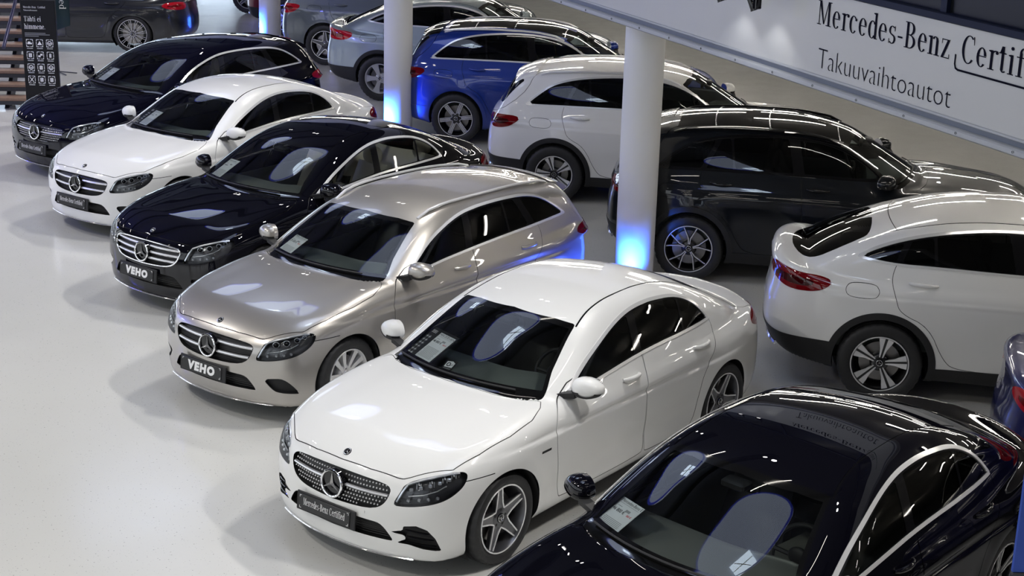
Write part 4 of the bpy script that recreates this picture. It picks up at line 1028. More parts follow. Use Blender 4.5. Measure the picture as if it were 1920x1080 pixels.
    if o['tail']:
        rl_ = redbright if o.get('brighttail') else redlens
        s.part('tail_lamp', ['tail'], rl_, root, off=.003, mode='split', wall=.01); s.part('tail_lamp_insert', ['tail_inner'], reddark if not o.get('brighttail') else redlens, root, off=.0015, mode='split')
    # wheel wells, wheels
    R, r, w, style = wheel
    for xw in (0, -b.wb):
        for sg in (1, -1):
            q = MB(); ra = b.ra+.004
            yo = float(b.sy(xw*kx, (zc+b.ra+.03)*kz))-.012
            arc = [(xw*kx+ra*kx*math.cos(a), sg, zc*kz+ra*kz*math.sin(a)) for a in np.linspace(-.62, math.pi+.62, 26)]
            def yat(p):
                return min(yo, float(b.sy(p[0], max(p[2], .2)))-.004)
            q.add([(p[0], sg*yat(p), p[2]) for p in arc]+[(p[0], sg*.50, p[2]) for p in arc], [(i, i+1, 27+i, 26+i) for i in range(25)])
            q.add([(p[0], sg*.50, p[2]) for p in arc], [tuple(range(26))])
            q.build('wheel_well', underm, root)
            put_wheel(root, xw*kx, sg*(b.sy(xw*kx, (zc+b.ra+.03)*kz)*1.-w/2-.016), R, style, R, r, w, sg > 0, spin=o['spin']+(.7 if xw else 0)+(.4 if sg < 0 else 0))
    # mirrors, handles, wipers, cabin
    if o['mirrors']:
        zm, xm = (1.22, -.90) if suv else (1.045, -.86)
        yb = float(b.sy(xm*kx, (zm-.10)*kz))
        mirror(root, sc, xm*kx+.05, zm*kz, yb-.025, o.get('mirrorpaint', paint), yb)
    if suv: HX = [(-2.69, -2.455, 1.085), (-1.69, -1.455, 1.09)]
    else: HX = [(-1.385, -1.60, .938), (-2.375, -2.62, .918)]
    for x0, x1, z in HX: handle(root, b, x0*kx, x1*kx, z*kz, o['handle'])
    if o['front'] or suv:
        for y0, y1, lift in ((.50, -.12, .0), (-.10, -.62, .0)):
            q = MB(); pts = []
            for t in np.linspace(0, 1, 8):
                y = y0+(y1-y0)*t; zz = WS[0][1]-.022*(y/.6)**2+.018
                O = np.array([[-1.3*kx, y*ky, zz*kz]]); p = b.root(O, np.array([[1., 0, 0]]))[0]; pts.append(p+np.array([.012, 0, .014]))
            q.tube(pts, .0075, 6); q.build('wiper', plastic, root)
    interior(root, sc, suv, o['seats'], o['dash'], -3.05 if kind == 'sedan' else -3.25)
    # rails / spoilers
    if o.get('rails'):
        for sg in (1, -1):
            q = MB(); pts = []
            xs = np.linspace(-1.30, -3.22, 15) if not suv else np.linspace(-1.38, -3.12, 15)
            for i, x in enumerate(xs):
                y = (.535-.05*((x+2.2)/1.)**2) if not suv else .615-.02*((x+2.2))**2
                z = float(b.sz(x*kx, y*ky)); lift = .022*math.sin(math.pi*min(1, max(0, min(i, 14-i)/2)))**.5 if False else (.024 if 1 <= i <= 13 else .0)
                pts.append((x*kx, sg*y*ky, z+lift))
            q.tube(pts, .019 if suv else .016, 8, flat=.8); q.build('roof_rail', o['rails'], root)
    if kind == 'suv' or kind == 'wagon':
        q = MB(); hw = .60 if suv else .50; x0, x1 = (-3.18, -3.50) if suv else (-3.28, -3.58)
        zt = float(b.sz(x0*kx, 0.)); 
        def sp(u, v):
            y = (2*u-1)*hw*ky; e = abs(2*u-1)
            prof = [(x0*kx, .012), ((x0+x1)/2*kx, .006), (x1*kx+.05*e*e, -.035), (x1*kx+.05*e*e-.004, -.055), ((x0+x1)/2*kx-.06, -.075), (x0*kx-.10, -.06)]
            p = prof[round(v*6) % 6]; xx = p[0]
            zr = float(b.sz(x0*kx, abs(y)))
            return (xx, y*(1+.10*max(0, .02-p[1])*5*e**4), zr+p[1]*(1+(1.1*e**5 if suv else 0))+(xx-x0*kx)*.16)
        q.grid(sp, 21, 6, cv=True); V = q.v; n = len(V)
        q.f += [tuple(range(6)), tuple(range(n-1, n-7, -1))]; q.mi += [0, 0]
        q.build('roof_spoiler', o.get('spoilerpaint', paint), root, ang=50)
    if suv:
        q = MB(); q.tube([(float(b.sx(abs(y), .40, False))-.008, y, .40-.03*(abs(y)/.6)) for y in np.linspace(-.62, .62, 21)], .016, 6, flat=1.4); q.build('rear_skid_trim', chrome, root)
    return root, b, s
def sheet_on(b, place, quad_yz, label, title=None, price=None, kind='white', inset=.02):
    """a printed card standing just behind the windscreen; corners given as (y,z) on the glass: TL, TR, BR, BL"""
    P = []
    for y, z in quad_yz:
        p = b.root(np.array([[-1.9, y, z]]), np.array([[1., 0, 0]]))[0]; g = b.grad(p[None])[0]; P.append(p-g*inset)
    P = np.array(P); c = P.mean(0); ex = ((P[1]-P[0])+(P[2]-P[3]))/2; ey = ((P[0]-P[3])+(P[1]-P[2]))/2
    w, h = np.linalg.norm(ex), np.linalg.norm(ey)
    root = empty('price_sheet', (0, 0, 0), 0, label, 'sign')
    L = frame(c, ex, ey); ca, sa = math.cos(place[2]), math.sin(place[2])
    root.matrix_world = Matrix.Translation((place[0], place[1], 0)) @ Matrix.Rotation(place[2], 4, 'Z') @ L
    if kind == 'sticker':
        MB().box((0, 0, -.0015), (w, h, .002)).build('card', cardblack, root, smooth=False)
        q = MB(); q.add([(-w*.38, 0, .0006), (w*.38, h*.02, .0006), (w*.40, h*.34, .0006), (w*.1, h*.44, .0006), (-w*.40, h*.38, .0006)], [(0, 1, 2, 3, 4)]); q.build('picture_print', paper, root, smooth=False)
        q = MB(); q.tube([(w*.16*math.cos(a)-w*.1, h*.2+w*.16*math.sin(a), .0012) for a in np.linspace(0, 6.28, 13)[:-1]], .0035, 4, closed=True)
        q.box((w*.1, h*.15, .0012), (w*.5, .004, .0005), rz=.5); q.build('picture_lines', blackprint, root, smooth=False)
        q = MB()
        for i in range(4): q.box((0, -h*.08-h*.075*i, .0006), (w*(.7-.1*(i % 2)), h*.03, .0004))
        q.build('print_lines', greyprint, root, smooth=False)
        return root
    ox = 0.
    if kind == 'card':
        MB().box((0, 0, -.003), (w, h, .003)).build('backing_card', cardblack, root, smooth=False)
        q = MB()
        for i in range(6):
            for j in range(2):
                x = -w*.44+w*.10*j; y = h*.22-h*.105*i; a = w*.035
                for dx2, dy2, sx2, sy2 in ((-a, 0, .002, a), (a, 0, .002, a), (0, a, a, .002), (0, -a, a, .002), (0, 0, a, a)): q.box((x+dx2, y+dy2, -.001), (sx2, sy2, .0005))
        for i in range(3): q.box((-w*.37, h*.42-h*.03*i, -.001), (w*.18, h*.012, .0005))
        q.build('card_icons', whiteprint, root, smooth=False)
        st = obj('card_star', star_mesh(w*.035, .001), root); st.matrix_local = Matrix.Translation((w*.30, -h*.44, 0))
        w2, h2 = w*.60, h*.76; ox, oy = w*.155, h*.05
    else: w2, h2, oy = w, h, 0.
    MB().box((ox, oy, 0), (w2, h2, .0016)).build('paper', paper, root, smooth=False)
    zt = .0013
    if title: place_text('sheet_title', sans_mesh(title, w2*.135, .0, 1.), blackprint, root, Matrix.Translation((ox-w2*.46, oy+h2*.40, zt)))
    if price:
        place_text('sheet_price', sans_mesh(price[0], w2*.145, .0006, 1.), blackprint, root, Matrix.Translation((ox-w2*.46, oy+h2*.14, zt)))
        place_text('sheet_instalment', sans_mesh(price[1], w2*.085, .0006, 1.), redprint, root, Matrix.Translation((ox+w2*.20, oy+h2*.14, zt)))
    q = MB()
    if not title: q.box((ox-w2*.1, oy+h2*.42, zt), (w2*.7, h2*.03, .0004)); q.box((ox-w2*.25, oy+h2*.18, zt), (w2*.36, h2*.045, .0004))
    q.box((ox-w2*.02, oy+h2*.365, zt), (w2*.88, h2*.008, .0003))
    q.box((ox+w2*.12, oy+h2*.25, zt), (w2*.2, h2*.06, .0003)); q.box((ox-w2*.3, oy+h2*.28, zt), (w2*.2, h2*.015, .0003))
    rr = random.Random(3)
    for i in range(12): q.box((ox-w2*.03+.0, oy-h2*.06-h2*.034*i, zt), (w2*rr.uniform(.74, .88), h2*.014, .0003))
    q.build('print_lines', greyprint, root, smooth=False)
    return root
# ---------------------------------------------------------------- the hall
def struct(o): o['kind'] = 'structure'; return o
def hall_box(name, s0, s1, n0, n1, z0, z1, m, parent=None, bev=0.):
    c = hall((s0+s1)/2, (n0+n1)/2, (z0+z1)/2)
    b = MB(); b.box((0, 0, 0), (abs(s1-s0), abs(n1-n0), abs(z1-z0)), bev=bev)
    return b.build(name, m, parent, smooth=bev > 0, ang=40, loc=c, rot=(0, 0, ROW_ANG))
flm = mat('epoxy_floor', (.60, .60, .575), .15, 0, .35, .14)
nt = flm.node_tree; bs = nt.nodes['Principled BSDF']
tc = nt.nodes.new('ShaderNodeTexCoord')
def vor(scale, lo, keep):
    v = nt.nodes.new('ShaderNodeTexVoronoi'); v.inputs['Scale'].default_value = scale; nt.links.new(tc.outputs['Object'], v.inputs['Vector'])
    lt = nt.nodes.new('ShaderNodeMath'); lt.operation = 'LESS_THAN'; lt.inputs[1].default_value = lo; nt.links.new(v.outputs['Distance'], lt.inputs[0])
    sp = nt.nodes.new('ShaderNodeSeparateColor'); nt.links.new(v.outputs['Color'], sp.inputs[0])
    k = nt.nodes.new('ShaderNodeMath'); k.operation = 'LESS_THAN'; k.inputs[1].default_value = keep; nt.links.new(sp.outputs[0], k.inputs[0])
    m = nt.nodes.new('ShaderNodeMath'); m.operation = 'MULTIPLY'; nt.links.new(lt.outputs[0], m.inputs[0]); nt.links.new(k.outputs[0], m.inputs[1])
    return m
a = vor(24, .11, .55); b2 = vor(55, .14, .4)
ad = nt.nodes.new('ShaderNodeMath'); ad.operation = 'MAXIMUM'; nt.links.new(a.outputs[0], ad.inputs[0]); nt.links.new(b2.outputs[0], ad.inputs[1])
n1 = nt.nodes.new('ShaderNodeTexNoise'); n1.inputs['Scale'].default_value = .7; n1.inputs['Detail'].default_value = 3; nt.links.new(tc.outputs['Object'], n1.inputs['Vector'])
mx0 = nt.nodes.new('ShaderNodeMix'); mx0.data_type = 'RGBA'; mx0.inputs['A'].default_value = (.58, .58, .55, 1); mx0.inputs['B'].default_value = (.64, .635, .61, 1); nt.links.new(n1.outputs['Fac'], mx0.inputs['Factor'])
mx = nt.nodes.new('ShaderNodeMix'); mx.data_type = 'RGBA'; mx.inputs['B'].default_value = (.34, .335, .32, 1)
nt.links.new(ad.outputs[0], mx.inputs['Factor']); nt.links.new(mx0.outputs['Result'], mx.inputs['A']); nt.links.new(mx.outputs['Result'], bs.inputs['Base Color'])
n2 = nt.nodes.new('ShaderNodeTexNoise'); n2.inputs['Scale'].default_value = 3.5; n2.inputs['Detail'].default_value = 6; nt.links.new(tc.outputs['Object'], n2.inputs['Vector'])
mr = nt.nodes.new('ShaderNodeMapRange'); mr.inputs['To Min'].default_value = .12; mr.inputs['To Max'].default_value = .30; nt.links.new(n2.outputs['Fac'], mr.inputs['Value']); nt.links.new(mr.outputs[0], bs.inputs['Roughness'])
n3 = nt.nodes.new('ShaderNodeTexNoise'); n3.inputs['Scale'].default_value = 1.6; nt.links.new(tc.outputs['Object'], n3.inputs['Vector'])
bp = nt.nodes.new('ShaderNodeBump'); bp.inputs['Strength'].default_value = .035; bp.inputs['Distance'].default_value = .05; nt.links.new(n3.outputs['Fac'], bp.inputs['Height']); nt.links.new(bp.outputs[0], bs.inputs['Normal']); nt.links.new(bp.outputs[0], bs.inputs['Coat Normal'])
wallm = noise_rough(mat('wall_plaster', (.10, .10, .105), .8), 8, .7, .9)
ceilm = noise_rough(mat('ceiling_grey', (.12, .12, .125), .8), 5, .7, .9)
steel = mat('dark_steel', (.03, .032, .038), .5, .3)
parap = noise_rough(mat('parapet_white', (.58, .575, .55), .55, spec=.3), 20, .45, .6)
parap2 = mat('parapet_flange_grey', (.46, .47, .48), .45)
parap3 = mat('parapet_groove', (.20, .22, .26), .6)
pillm = noise_rough(mat('pillar_white', (.74, .74, .73), .6), 15, .5, .7)
soff = noise_rough(mat('soffit_grey', (.22, .215, .20), .8), 6, .7, .9)
navyframe = mat('navy_frame', (.006, .010, .028), .5, spec=.2)
darkglass = mat('dark_glass', (.008, .009, .011), .3, spec=.25)
inkm = mat('sign_ink', (.004, .004, .012), .6, spec=.05)
tubem = mat('tube_light', (.9, .9, .9), .5, emit=(1, .94, .85), es=30)
discm2 = mat('disc_light', (.3, .35, .45), .5, emit=(.66, .76, 1), es=2.0)
paneb = mat('skylight_pane', (.5, .6, .7), .4, emit=(.70, .84, 1), es=13)
winm = mat('window_daylight', (.6, .7, .8), .3, emit=(.70, .84, 1), es=5)
bluem = mat('blue_light', (.1, .1, .5), .5, emit=(.06, .10, 1), es=1.2)
S0, S1, N0, N1 = -40, 26, -17, 13
struct(hall_box('floor', S0, S1, N0, N1, -.2, 0, flm))
struct(hall_box('ceiling', S0, S1, N0, N1, HALL_Z, HALL_Z+.2, ceilm))
struct(hall_box('wall_back', S0, S1, N0-.2, N0, 0, HALL_Z, wallm)); struct(hall_box('wall_front', S0, S1, N1, N1+.2, 0, HALL_Z, wallm)); struct(hall_box('wall_right', S1, S1+.2, N0, N1, 0, HALL_Z, wallm))
struct(hall_box('wall_left', S0-.2, S0, N0, N1, 0, HALL_Z, wallm))
for i in range(7):
    n = -9+i*3.1
    w = struct(hall_box('window_%d' % (i+1), S0+.02, S0+.06, n, n+2.9, .9, 6.4, winm))
    for zz in (.9, 2.7, 4.5, 6.4): o = hall_box('window_bar', S0, S0+.14, n-.1, n+3.0, zz-.06, zz+.06, steel, None); M = o.matrix_world.copy(); o.parent = w; o.matrix_parent_inverse = w.matrix_basis.inverted()
    for k in range(3): o = hall_box('window_bar', S0, S0+.12, n+1.45*k-.05, n+1.45*k+.05, .9, 6.4, steel, None); o.parent = w; o.matrix_parent_inverse = w.matrix_basis.inverted()
front_fill = mat('window_front_daylight', (.6, .7, .8), .3, emit=(.90, .95, 1), es=1.3)
for i in range(14):  # added glowing panes behind the viewer, soft fill for the car fronts
    s = -36+i*4.2
    w = struct(hall_box('window_%d' % (i+8), s, s+3.9, N1-.06, N1-.02, .8, 5.2, front_fill))
    for zz in (.8, 3.0, 5.2): o = hall_box('window_bar', s-.1, s+4.0, N1-.14, N1, zz-.06, zz+.06, steel, None); o.parent = w; o.matrix_parent_inverse = w.matrix_basis.inverted()
    for k in range(3): o = hall_box('window_bar', s+1.95*k-.05, s+1.95*k+.05, N1-.12, N1, .8, 5.2, steel, None); o.parent = w; o.matrix_parent_inverse = w.matrix_basis.inverted()
for i, s in enumerate(range(-36, 26, 4)):
    t = struct(hall_box('trim_%d' % (i+1), s-.12, s+.12, 0, N1, HALL_Z-.75, HALL_Z-.4, steel))
# mezzanine on pillars with the lettered parapet
mz = struct(hall_box('wall_mezzanine', S0, S1, -.10, 0, 2.86, 3.525, parap))
def onmz(o): o.parent = mz; o.matrix_parent_inverse = mz.matrix_basis.inverted(); return o
onmz(hall_box('parapet_flange', S0, S1, -.10, .035, 2.745, 2.80, parap2, bev=.012))
onmz(hall_box('parapet_groove', S0, S1, -.10, -.02, 2.79, 2.87, parap3))
onmz(hall_box('parapet_lip', S0, S1, -.10, .012, 2.845, 2.868, parap2, bev=.005))
for k in range(26):
    q = MB(); q.lathe([(0, .004), (.009, .003), (.010, -.004)], 8, axis='y'); onmz(q.build('flange_screw', steel, None, loc=hall(-4+.62*k, .0355, 2.775), rot=(0, 0, ROW_ANG)))
onmz(hall_box('handrail_beam', S0, S1, -.12, .015, 3.525, 3.585, navyframe, bev=.008))
for s in np.arange(-21.2, S1, 2.0): onmz(hall_box('railing_post', s-.035, s+.035, -.09, -.02, 3.58, 4.5, navyframe))
onmz(hall_box('railing_glass', S0, S1, -.07, -.055, 3.58, 4.45, darkglass))
onmz(hall_box('railing_top', S0, S1, -.10, -.01, 4.45, 4.52, navyframe))
struct(hall_box('ceiling_mezzanine', S0, S1, N0, -.10, 2.745, 3.3, soff))
MT = lambda s, z: Matrix(((U2[0], 0, N2[0], hall(s, .003)[0]), (U2[1], 0, N2[1], hall(s, .003)[1]), (0, 1, 0, z), (0, 0, 0, 1)))
def sign(me, s, z):
    o = place_text('parapet_lettering', me, inkm, None, MT(s, z)); return onmz(o)
sign(serif_mesh('Mercedes-Benz', .1935, 1.715), 5.238, 3.270)
cw = serif_polys('Mercedes-Benz')[1]; cc = serif_polys('Certified')[1]
sign(serif_mesh('Certified', .1935, 1.715*cc/cw), 7.085, 3.275)
tk = sans_mesh('Takuuvaihtoautot', .243, -.0048, .74)
wk = max(v.co.x for v in tk.vertices)
tk2 = tk.copy(); tk2.transform(Matrix.Scale(1.733/wk, 4, (1, 0, 0))); sign(tk2, 5.288, 2.922)
q = MB()
for y0, pts in ((0, [(7.022, 3.315), (7.022, 3.25), (7.034, 3.222), (7.062, 3.212), (8.9, 3.212)]),):
    for a, b3 in zip(pts[:-1], pts[1:]):
        pa, pb = Vector(a), Vector(b3); d = (pb-pa).normalized(); nn = Vector((-d.y, d.x))*.0075; d *= .004
        L = [pa-d-nn, pb+d-nn, pb+d+nn, pa-d+nn]; q.add([(hall(p[0], .004)[0], hall(p[0], .004)[1], p[1]) for p in L], [(0, 1, 2, 3)])
onmz(q.build('lettering_bracket', inkm, None, smooth=False))
for k, s in enumerate((4.17, 4.72)):
    lo = hall(s, .30, 3.388); e = empty('spotlight', lo, ROW_ANG, ['black cylindrical spotlight cut off by the top edge, left of the pair', 'black cylindrical spotlight, right of the pair, in front of the white parapet'][k], 'spotlight')
    q = MB(); q.lathe([(0, .075), (.040, .075), (.044, .07), (.044, -.06), (.047, -.075), (.038, -.075), (.036, -.055), (0, -.055)], 28, axis='z'); b3 = q.build('lamp_body', glossblack, e); b3.rotation_euler = (.28, -.30, 0)
    q = MB(); q.lathe([(0, -.060), (.0375, -.060)], 24, axis='z'); q.build('lamp_lens', mat('spot_lens', (1, 1, 1), .3, emit=(1, .98, .96), es=14), b3)
    q = MB(); q.box((.066, 0, .01), (.05, .06, .13), bev=.006); q.tube([(.05, 0, .07), (.05, 0, .22), (.05, -.28, .26)], .010, 8); q.build('lamp_bracket', glossblack, e, ang=30)
    lamp('sign_spot', 'SPOT', (0, 0, 0), 3, (.95, .97, 1), None, spot_size=math.radians(95), spot_blend=.7, shadow_soft_size=.03)
    L = bpy.data.objects[-1] if False else [x for x in COL.objects if x.type == 'LIGHT' and x.name.startswith('sign_spot')][-1]
    L.location = hall(s-.02, .30, 3.29); L.rotation_euler = (hall(s-.05, -.02, 2.6)-L.location).to_track_quat('-Z', 'Y').to_euler()
PIL = [((-13.63, -15.73), 'white round pillar at the back, lit blue-white from its left foot'), ((-9.316, -8.534), 'white round pillar in the middle, behind the black saloon with beige seats'), ((-5.875, -2.055), 'white round pillar nearest the viewer, joining the lettered parapet'), ((-2.73, 4.16), 'white round pillar out of view on the right')]
for i, ((x, y), lab) in enumerate(PIL[:3]):
    q = MB(); q.lathe([(.205, 0.0), (.205, 2.76)], 48, axis='z', c=(0, 0, 0)); p = q.build('pillar', pillm, None, loc=(x, y, 0)); tag(p, lab, 'pillar', None)
    dirv = Vector((.61, -.79, 0))*[1., .75, .30][i]+Vector((.79, .61, 0))*[.35, .66, 1.][i]; dirv.normalize()
    lo = Vector((x, y, 0))+dirv*.50
    e = empty('uplight', lo, 0, ['small floor uplight at the foot of the rear pillar', 'small floor uplight at the foot of the middle pillar', 'small floor uplight at the foot of the nearest pillar'][i], 'uplight')
    q = MB(); q.lathe([(0, 0), (.06, 0), (.06, .09), (.05, .10), (.045, .085), (0, .085)], 20, axis='z'); q.build('lamp_can', glossblack, e)
    q = MB(); q.lathe([(0, .09), (.044, .09)], 16, axis='z'); q.build('lamp_lens', bluem, e)
    lamp('uplight_beam', 'SPOT', lo+Vector((0, 0, .12)), [520, 480, 190][i], (.03, .15, 1), Vector((x, y, 0))+dirv*.15+Vector((0, 0, .35)), spot_size=math.radians(64), spot_blend=1., shadow_soft_size=.03)
for i, ((x, y), lab) in enumerate(PIL[:3]):
    dirv = Vector((.61, -.79, 0))*[1., .75, .30][i]+Vector((.79, .61, 0))*[.35, .66, 1.][i]; dirv.normalize()
    lamp('uplight_spill', 'POINT', Vector((x, y, .16))+dirv*.50, [5, 4, 1.5][i], (.03, .08, 1), None, shadow_soft_size=.05)
e = empty('uplight', (-5.25, -1.42, 0), 0, 'small floor uplight behind the silver estate, a step away from the nearest pillar', 'uplight')  # extra lamp added to throw blue onto the estate's rear wing
q = MB(); q.lathe([(0, 0), (.06, 0), (.06, .09), (.05, .10), (.045, .085), (0, .085)], 20, axis='z'); q.build('lamp_can', glossblack, e)
q = MB(); q.lathe([(0, .09), (.044, .09)], 16, axis='z'); q.build('lamp_lens', bluem, e)
lamp('uplight_spill', 'SPOT', (-5.25, -1.42, .16), 160, (.03, .09, 1), (-4.6, -1.9, .75), spot_size=math.radians(75), spot_blend=1., shadow_soft_size=.04)
# luminaires
def tube_at(s, n, z, L, ang, label, grp):
    q = MB(); q.box((0, 0, .03), (L, .07, .05)); e = q.build('tube_luminaire', steel, None, smooth=False, loc=hall(s, n, z), rot=(0, 0, ROW_ANG+ang))
    q = MB(); q.tube([(-L/2, 0, -.012), (L/2, 0, -.012)], .022, 8); q.build('light_tube', tubem, e); tag(e, label, 'lamp', grp)
for i, s in enumerate(np.arange(-20, 14, 2.6)):
    for j, n in enumerate((-1.7, -4.0, -6.3, -8.6, -10.9)):
        tube_at(s+(.9 if j % 2 else 0), n, 2.66, 1.25, math.pi/2-.35, 'slim tube luminaire under the mezzanine soffit', 'tube luminaires under the mezzanine')
for s in np.arange(-22, 22, 3.6):
    for n in ((2.2, 8.0, 11.4) if s > 2 else (11.4,)): tube_at(s, n, 6.6, 1.5, math.pi/2, 'slim tube luminaire hung below the hall ceiling', 'tube luminaires of the hall')
def disc_at(s, n, z, r=1.05):
    e = empty('ceiling_disc', hall(s, n, z), ROW_ANG, 'large round ceiling lamp with a bright skylight pane', 'lamp', 'round ceiling lamps of the hall')
    q = MB(); q.lathe([(0, 0), (r, 0), (r+.03, .03), (r+.03, .12), (0, .12)], 40, axis='z'); q.build('lamp_disc', discm2, e, ang=30)
    q = MB(); q.tube([(r*math.cos(a), r*math.sin(a), -.02) for a in np.linspace(0, 6.2832, 49)[:-1]], .03, 6, closed=True); q.build('disc_rim', bluem, e)
    if s < -5: return
    q = MB(); q.box((.80, -.12, -.03), (.50, .50, .03), rz=.1); p = q.build('skylight_pane', paneb, e, smooth=False)
    q = MB(); q.box((.80, -.12, -.06), (.02, .50, .02), rz=.1); q.box((.80, -.12, -.06), (.50, .02, .02), rz=.6); q.build('pane_bar', steel, e, smooth=False)
for s in (8.2, 2.9, -2.4, -7.7):
    disc_at(s-.2, 3.45, 6.4, 1.05)
SPL = mat('spot_glow', (1, 1, 1), .3, emit=(1, .97, .93), es=60)
for s, n in SPOTS:  # housings for both rows, the added fill row included
    for d in (-.22, .22):
        e = empty('truss_spotlight', hall(s+d, n, 6.2), ROW_ANG, 'black spotlight on the roof truss', 'spotlight', 'spotlights on the roof truss')
        q = MB(); q.lathe([(0, .24), (.07, .24), (.08, .2), (.08, .03), (.07, .03), (.07, .08), (0, .08)], 20, axis='z'); q.build('lamp_body', glossblack, e)
        q = MB(); q.lathe([(0, .06), (.066, .06)], 16, axis='z'); q.build('lamp_lens', SPL, e)
# ---------------------------------------------------------------- stairs, totem, banner at the back left
wood = noise_rough(mat('tread_wood', (.26, .165, .115), .45), 30, .4, .6, (.17, .105, .07))
ta = math.radians(133); T1 = Vector((math.cos(ta), math.sin(ta), 0)); RUN = Vector((-math.sin(ta), math.cos(ta), 0)); base = Vector((-6.75, -14.05, 0))
st = empty('staircase', base, ta, 'open staircase with wooden treads behind the black totem at the left edge', 'stairs')
for i in range(13):
    z = .16+.172*i; y = .205*i
    q = MB(); q.box((-.75, y, z), (1.75, .27, .05), bev=.008); q.build('tread', wood, st, ang=30)
    q = MB(); q.box((-.75, y-.01, z-.055), (1.70, .24, .06)); q.build('tread_carrier', steel, st, smooth=False)
for x in (-1.45, -.20):
    q = MB(); q.prism([(-.15, -.02), (.25, -.02), (2.75, 2.12), (2.75, 2.42), (2.55, 2.36)], lambda a, b3: (x-.03, a, b3-.10), lambda a, b3: (x+.03, a, b3-.10)); q.build('stringer', steel, st, smooth=False)
q = MB(); q.tube([(-.12, -.30, .98), (-.05, .75, 1.75), (.0, 2.6, 3.2)], .028, 10); q.build('handrail', mat('rail_blue_steel', (.035, .035, .075), .3, .6), st)
# totem
dv = Vector((-.62, .785, 0)); nv = Vector((.785, .62, 0)); tb = Vector((-6.30, -12.80, 0))
tot = empty('info_totem', tb, math.atan2(dv.y, dv.x), 'tall black info totem with white icons beside the staircase', 'sign')
totm = mat('totem_black', (.008, .008, .009), .5, spec=.2)
q = MB(); q.box((0, 0, .93), (.50, .07, 1.80), bev=.006); q.build('totem_panel', totm, tot, ang=30)
q = MB(); q.box((0, 0, .02), (.56, .30, .04), bev=.008); q.build('totem_foot', steel, tot, ang=30)
TM = lambda x, z: Matrix(((1, 0, 0, x), (0, 0, -1, -.0362), (0, 1, 0, z), (0, 0, 0, 1)))
totw = whiteprint
# totem faces the viewer: its printed side is local -y
def tt(me, x, z): return place_text('totem_lettering', me, totw, tot, TM(x, z))
tt(serif_mesh('Mercedes-Benz', .030, .185), -.205, 1.715); tt(serif_mesh('Certified', .030, .105), .005, 1.715)
tt(sans_mesh('Takuuvaihtoautot', .028), -.205, 1.675)
tt(serif_mesh('Tähti ei', .072), -.205, 1.525); tt(serif_mesh('himmene.', .072), -.205, 1.415)
q = MB()
for i, w in enumerate((.30, .36, .20)): q.box((-.205+w/2, -.0365, 1.355-.022*i), (w, .001, .008))
q.build('totem_small_print', greyprint, tot, smooth=False)
for r in range(4):
    for c in range(3):
        x, z = -.145+.145*c, 1.21-.178*r; q = MB(); a = .048
        for sx in (-1, 1):
            q.box((x+sx*a, -.0367, z), (.007, .001, .045)); q.box((x+sx*a*.55, -.0367, z+.052), (.04, .001, .007)); q.box((x+sx*a*.55, -.0367, z-.052), (.04, .001, .007))
            q.box((x+sx*a*.93, -.0367, z+.040), (.009, .001, .018)); q.box((x+sx*a*.93, -.0367, z-.040), (.009, .001, .018))
        k = r*3+c
        if k == 0: q.box((x, -.0368, z-.006), (.066, .001, .022)); q.box((x-.006, -.0368, z+.012), (.036, .001, .018))
        elif k == 1: q.add([(x, -.037, z+.032), (x-.034, -.037, z-.026), (x+.034, -.037, z-.026)], [(0, 1, 2)])
        elif k in (2, 6, 8): q.lathe([(.024, 0), (.034, 0)], 16, axis='y', c=(x, -.037, z)); q.box((x, -.037, z), (.05, .001, .008)); q.box((x, -.037, z-.012), (.008, .001, .022))
        elif k == 9:
            for sg in (-1, 1): q.add([(x-.03, -.037, z-sg*.03), (x-.022, -.037, z-sg*.036), (x+.03, -.037, z+sg*.03), (x+.022, -.037, z+sg*.036)], [(0, 1, 2, 3)])
        elif k == 4: q.box((x-.014, -.0368, z-.012), (.034, .001, .026)); q.box((x+.016, -.0368, z+.012), (.034, .001, .026))
        else: q.box((x, -.0368, z), (.044 if k != 5 else .030, .001, .056)); 
        q.box((x, -.0367, z-.078), (.085, .001, .007))
        q.build('totem_icon', totw, tot, smooth=False)
        if k in (3, 5, 7, 10, 11):
            q = MB()
            for i in range(3): q.box((x, -.0376, z+.014-.014*i), (.022, .0006, .004))
            q.build('totem_icon_detail', totm, tot, smooth=False)
# teal beach-flag style banner behind the totem
fb = Vector((-9.05, -16.02, 0)); fl = empty('teal_banner', fb, math.atan2(dv.y, dv.x), 'dark teal upright banner with white rotated lettering behind the totem', 'banner')
tealm = noise_rough(mat('teal_cloth', (.008, .030, .042), .7), 60, .6, .8)
q = MB(); q.grid(lambda u, v: (-.11+.27*u, -.03+.02*math.sin(u*5), .72+1.5*v+.10*u), 12, 4); q.grid(lambda u, v: (-.11+.27*u, .0+.02*math.sin(u*5), .72+1.5*v+.10*u), 12, 4); q.build('banner_cloth', tealm, fl)
q = MB(); q.tube([(-.12, 0, 0.02), (-.12, 0, 2.4)], .012, 8); q.tube([(-.12, 0, .02), (.25, -.12, .02)], .010, 6); q.tube([(-.12, 0, .02), (.12, -.33, .02)], .010, 6); q.tube([(-.12, 0, .02), (-.3, .2, .02)], .010, 6); q.build('banner_stand', steel, fl)
me = serif_mesh('Certified', .11, .62); o = place_text('banner_lettering', me, whiteprint, fl, Matrix(((0, -1, 0, .045), (0, 0, -1, -.055), (1, 0, 0, 1.02), (0, 0, 0, 1))))
o.matrix_local = Matrix(((0, 1, 0, .0), (0, 0, -1, -.058), (-1, 0, 0, 1.72), (0, 0, 0, 1)))
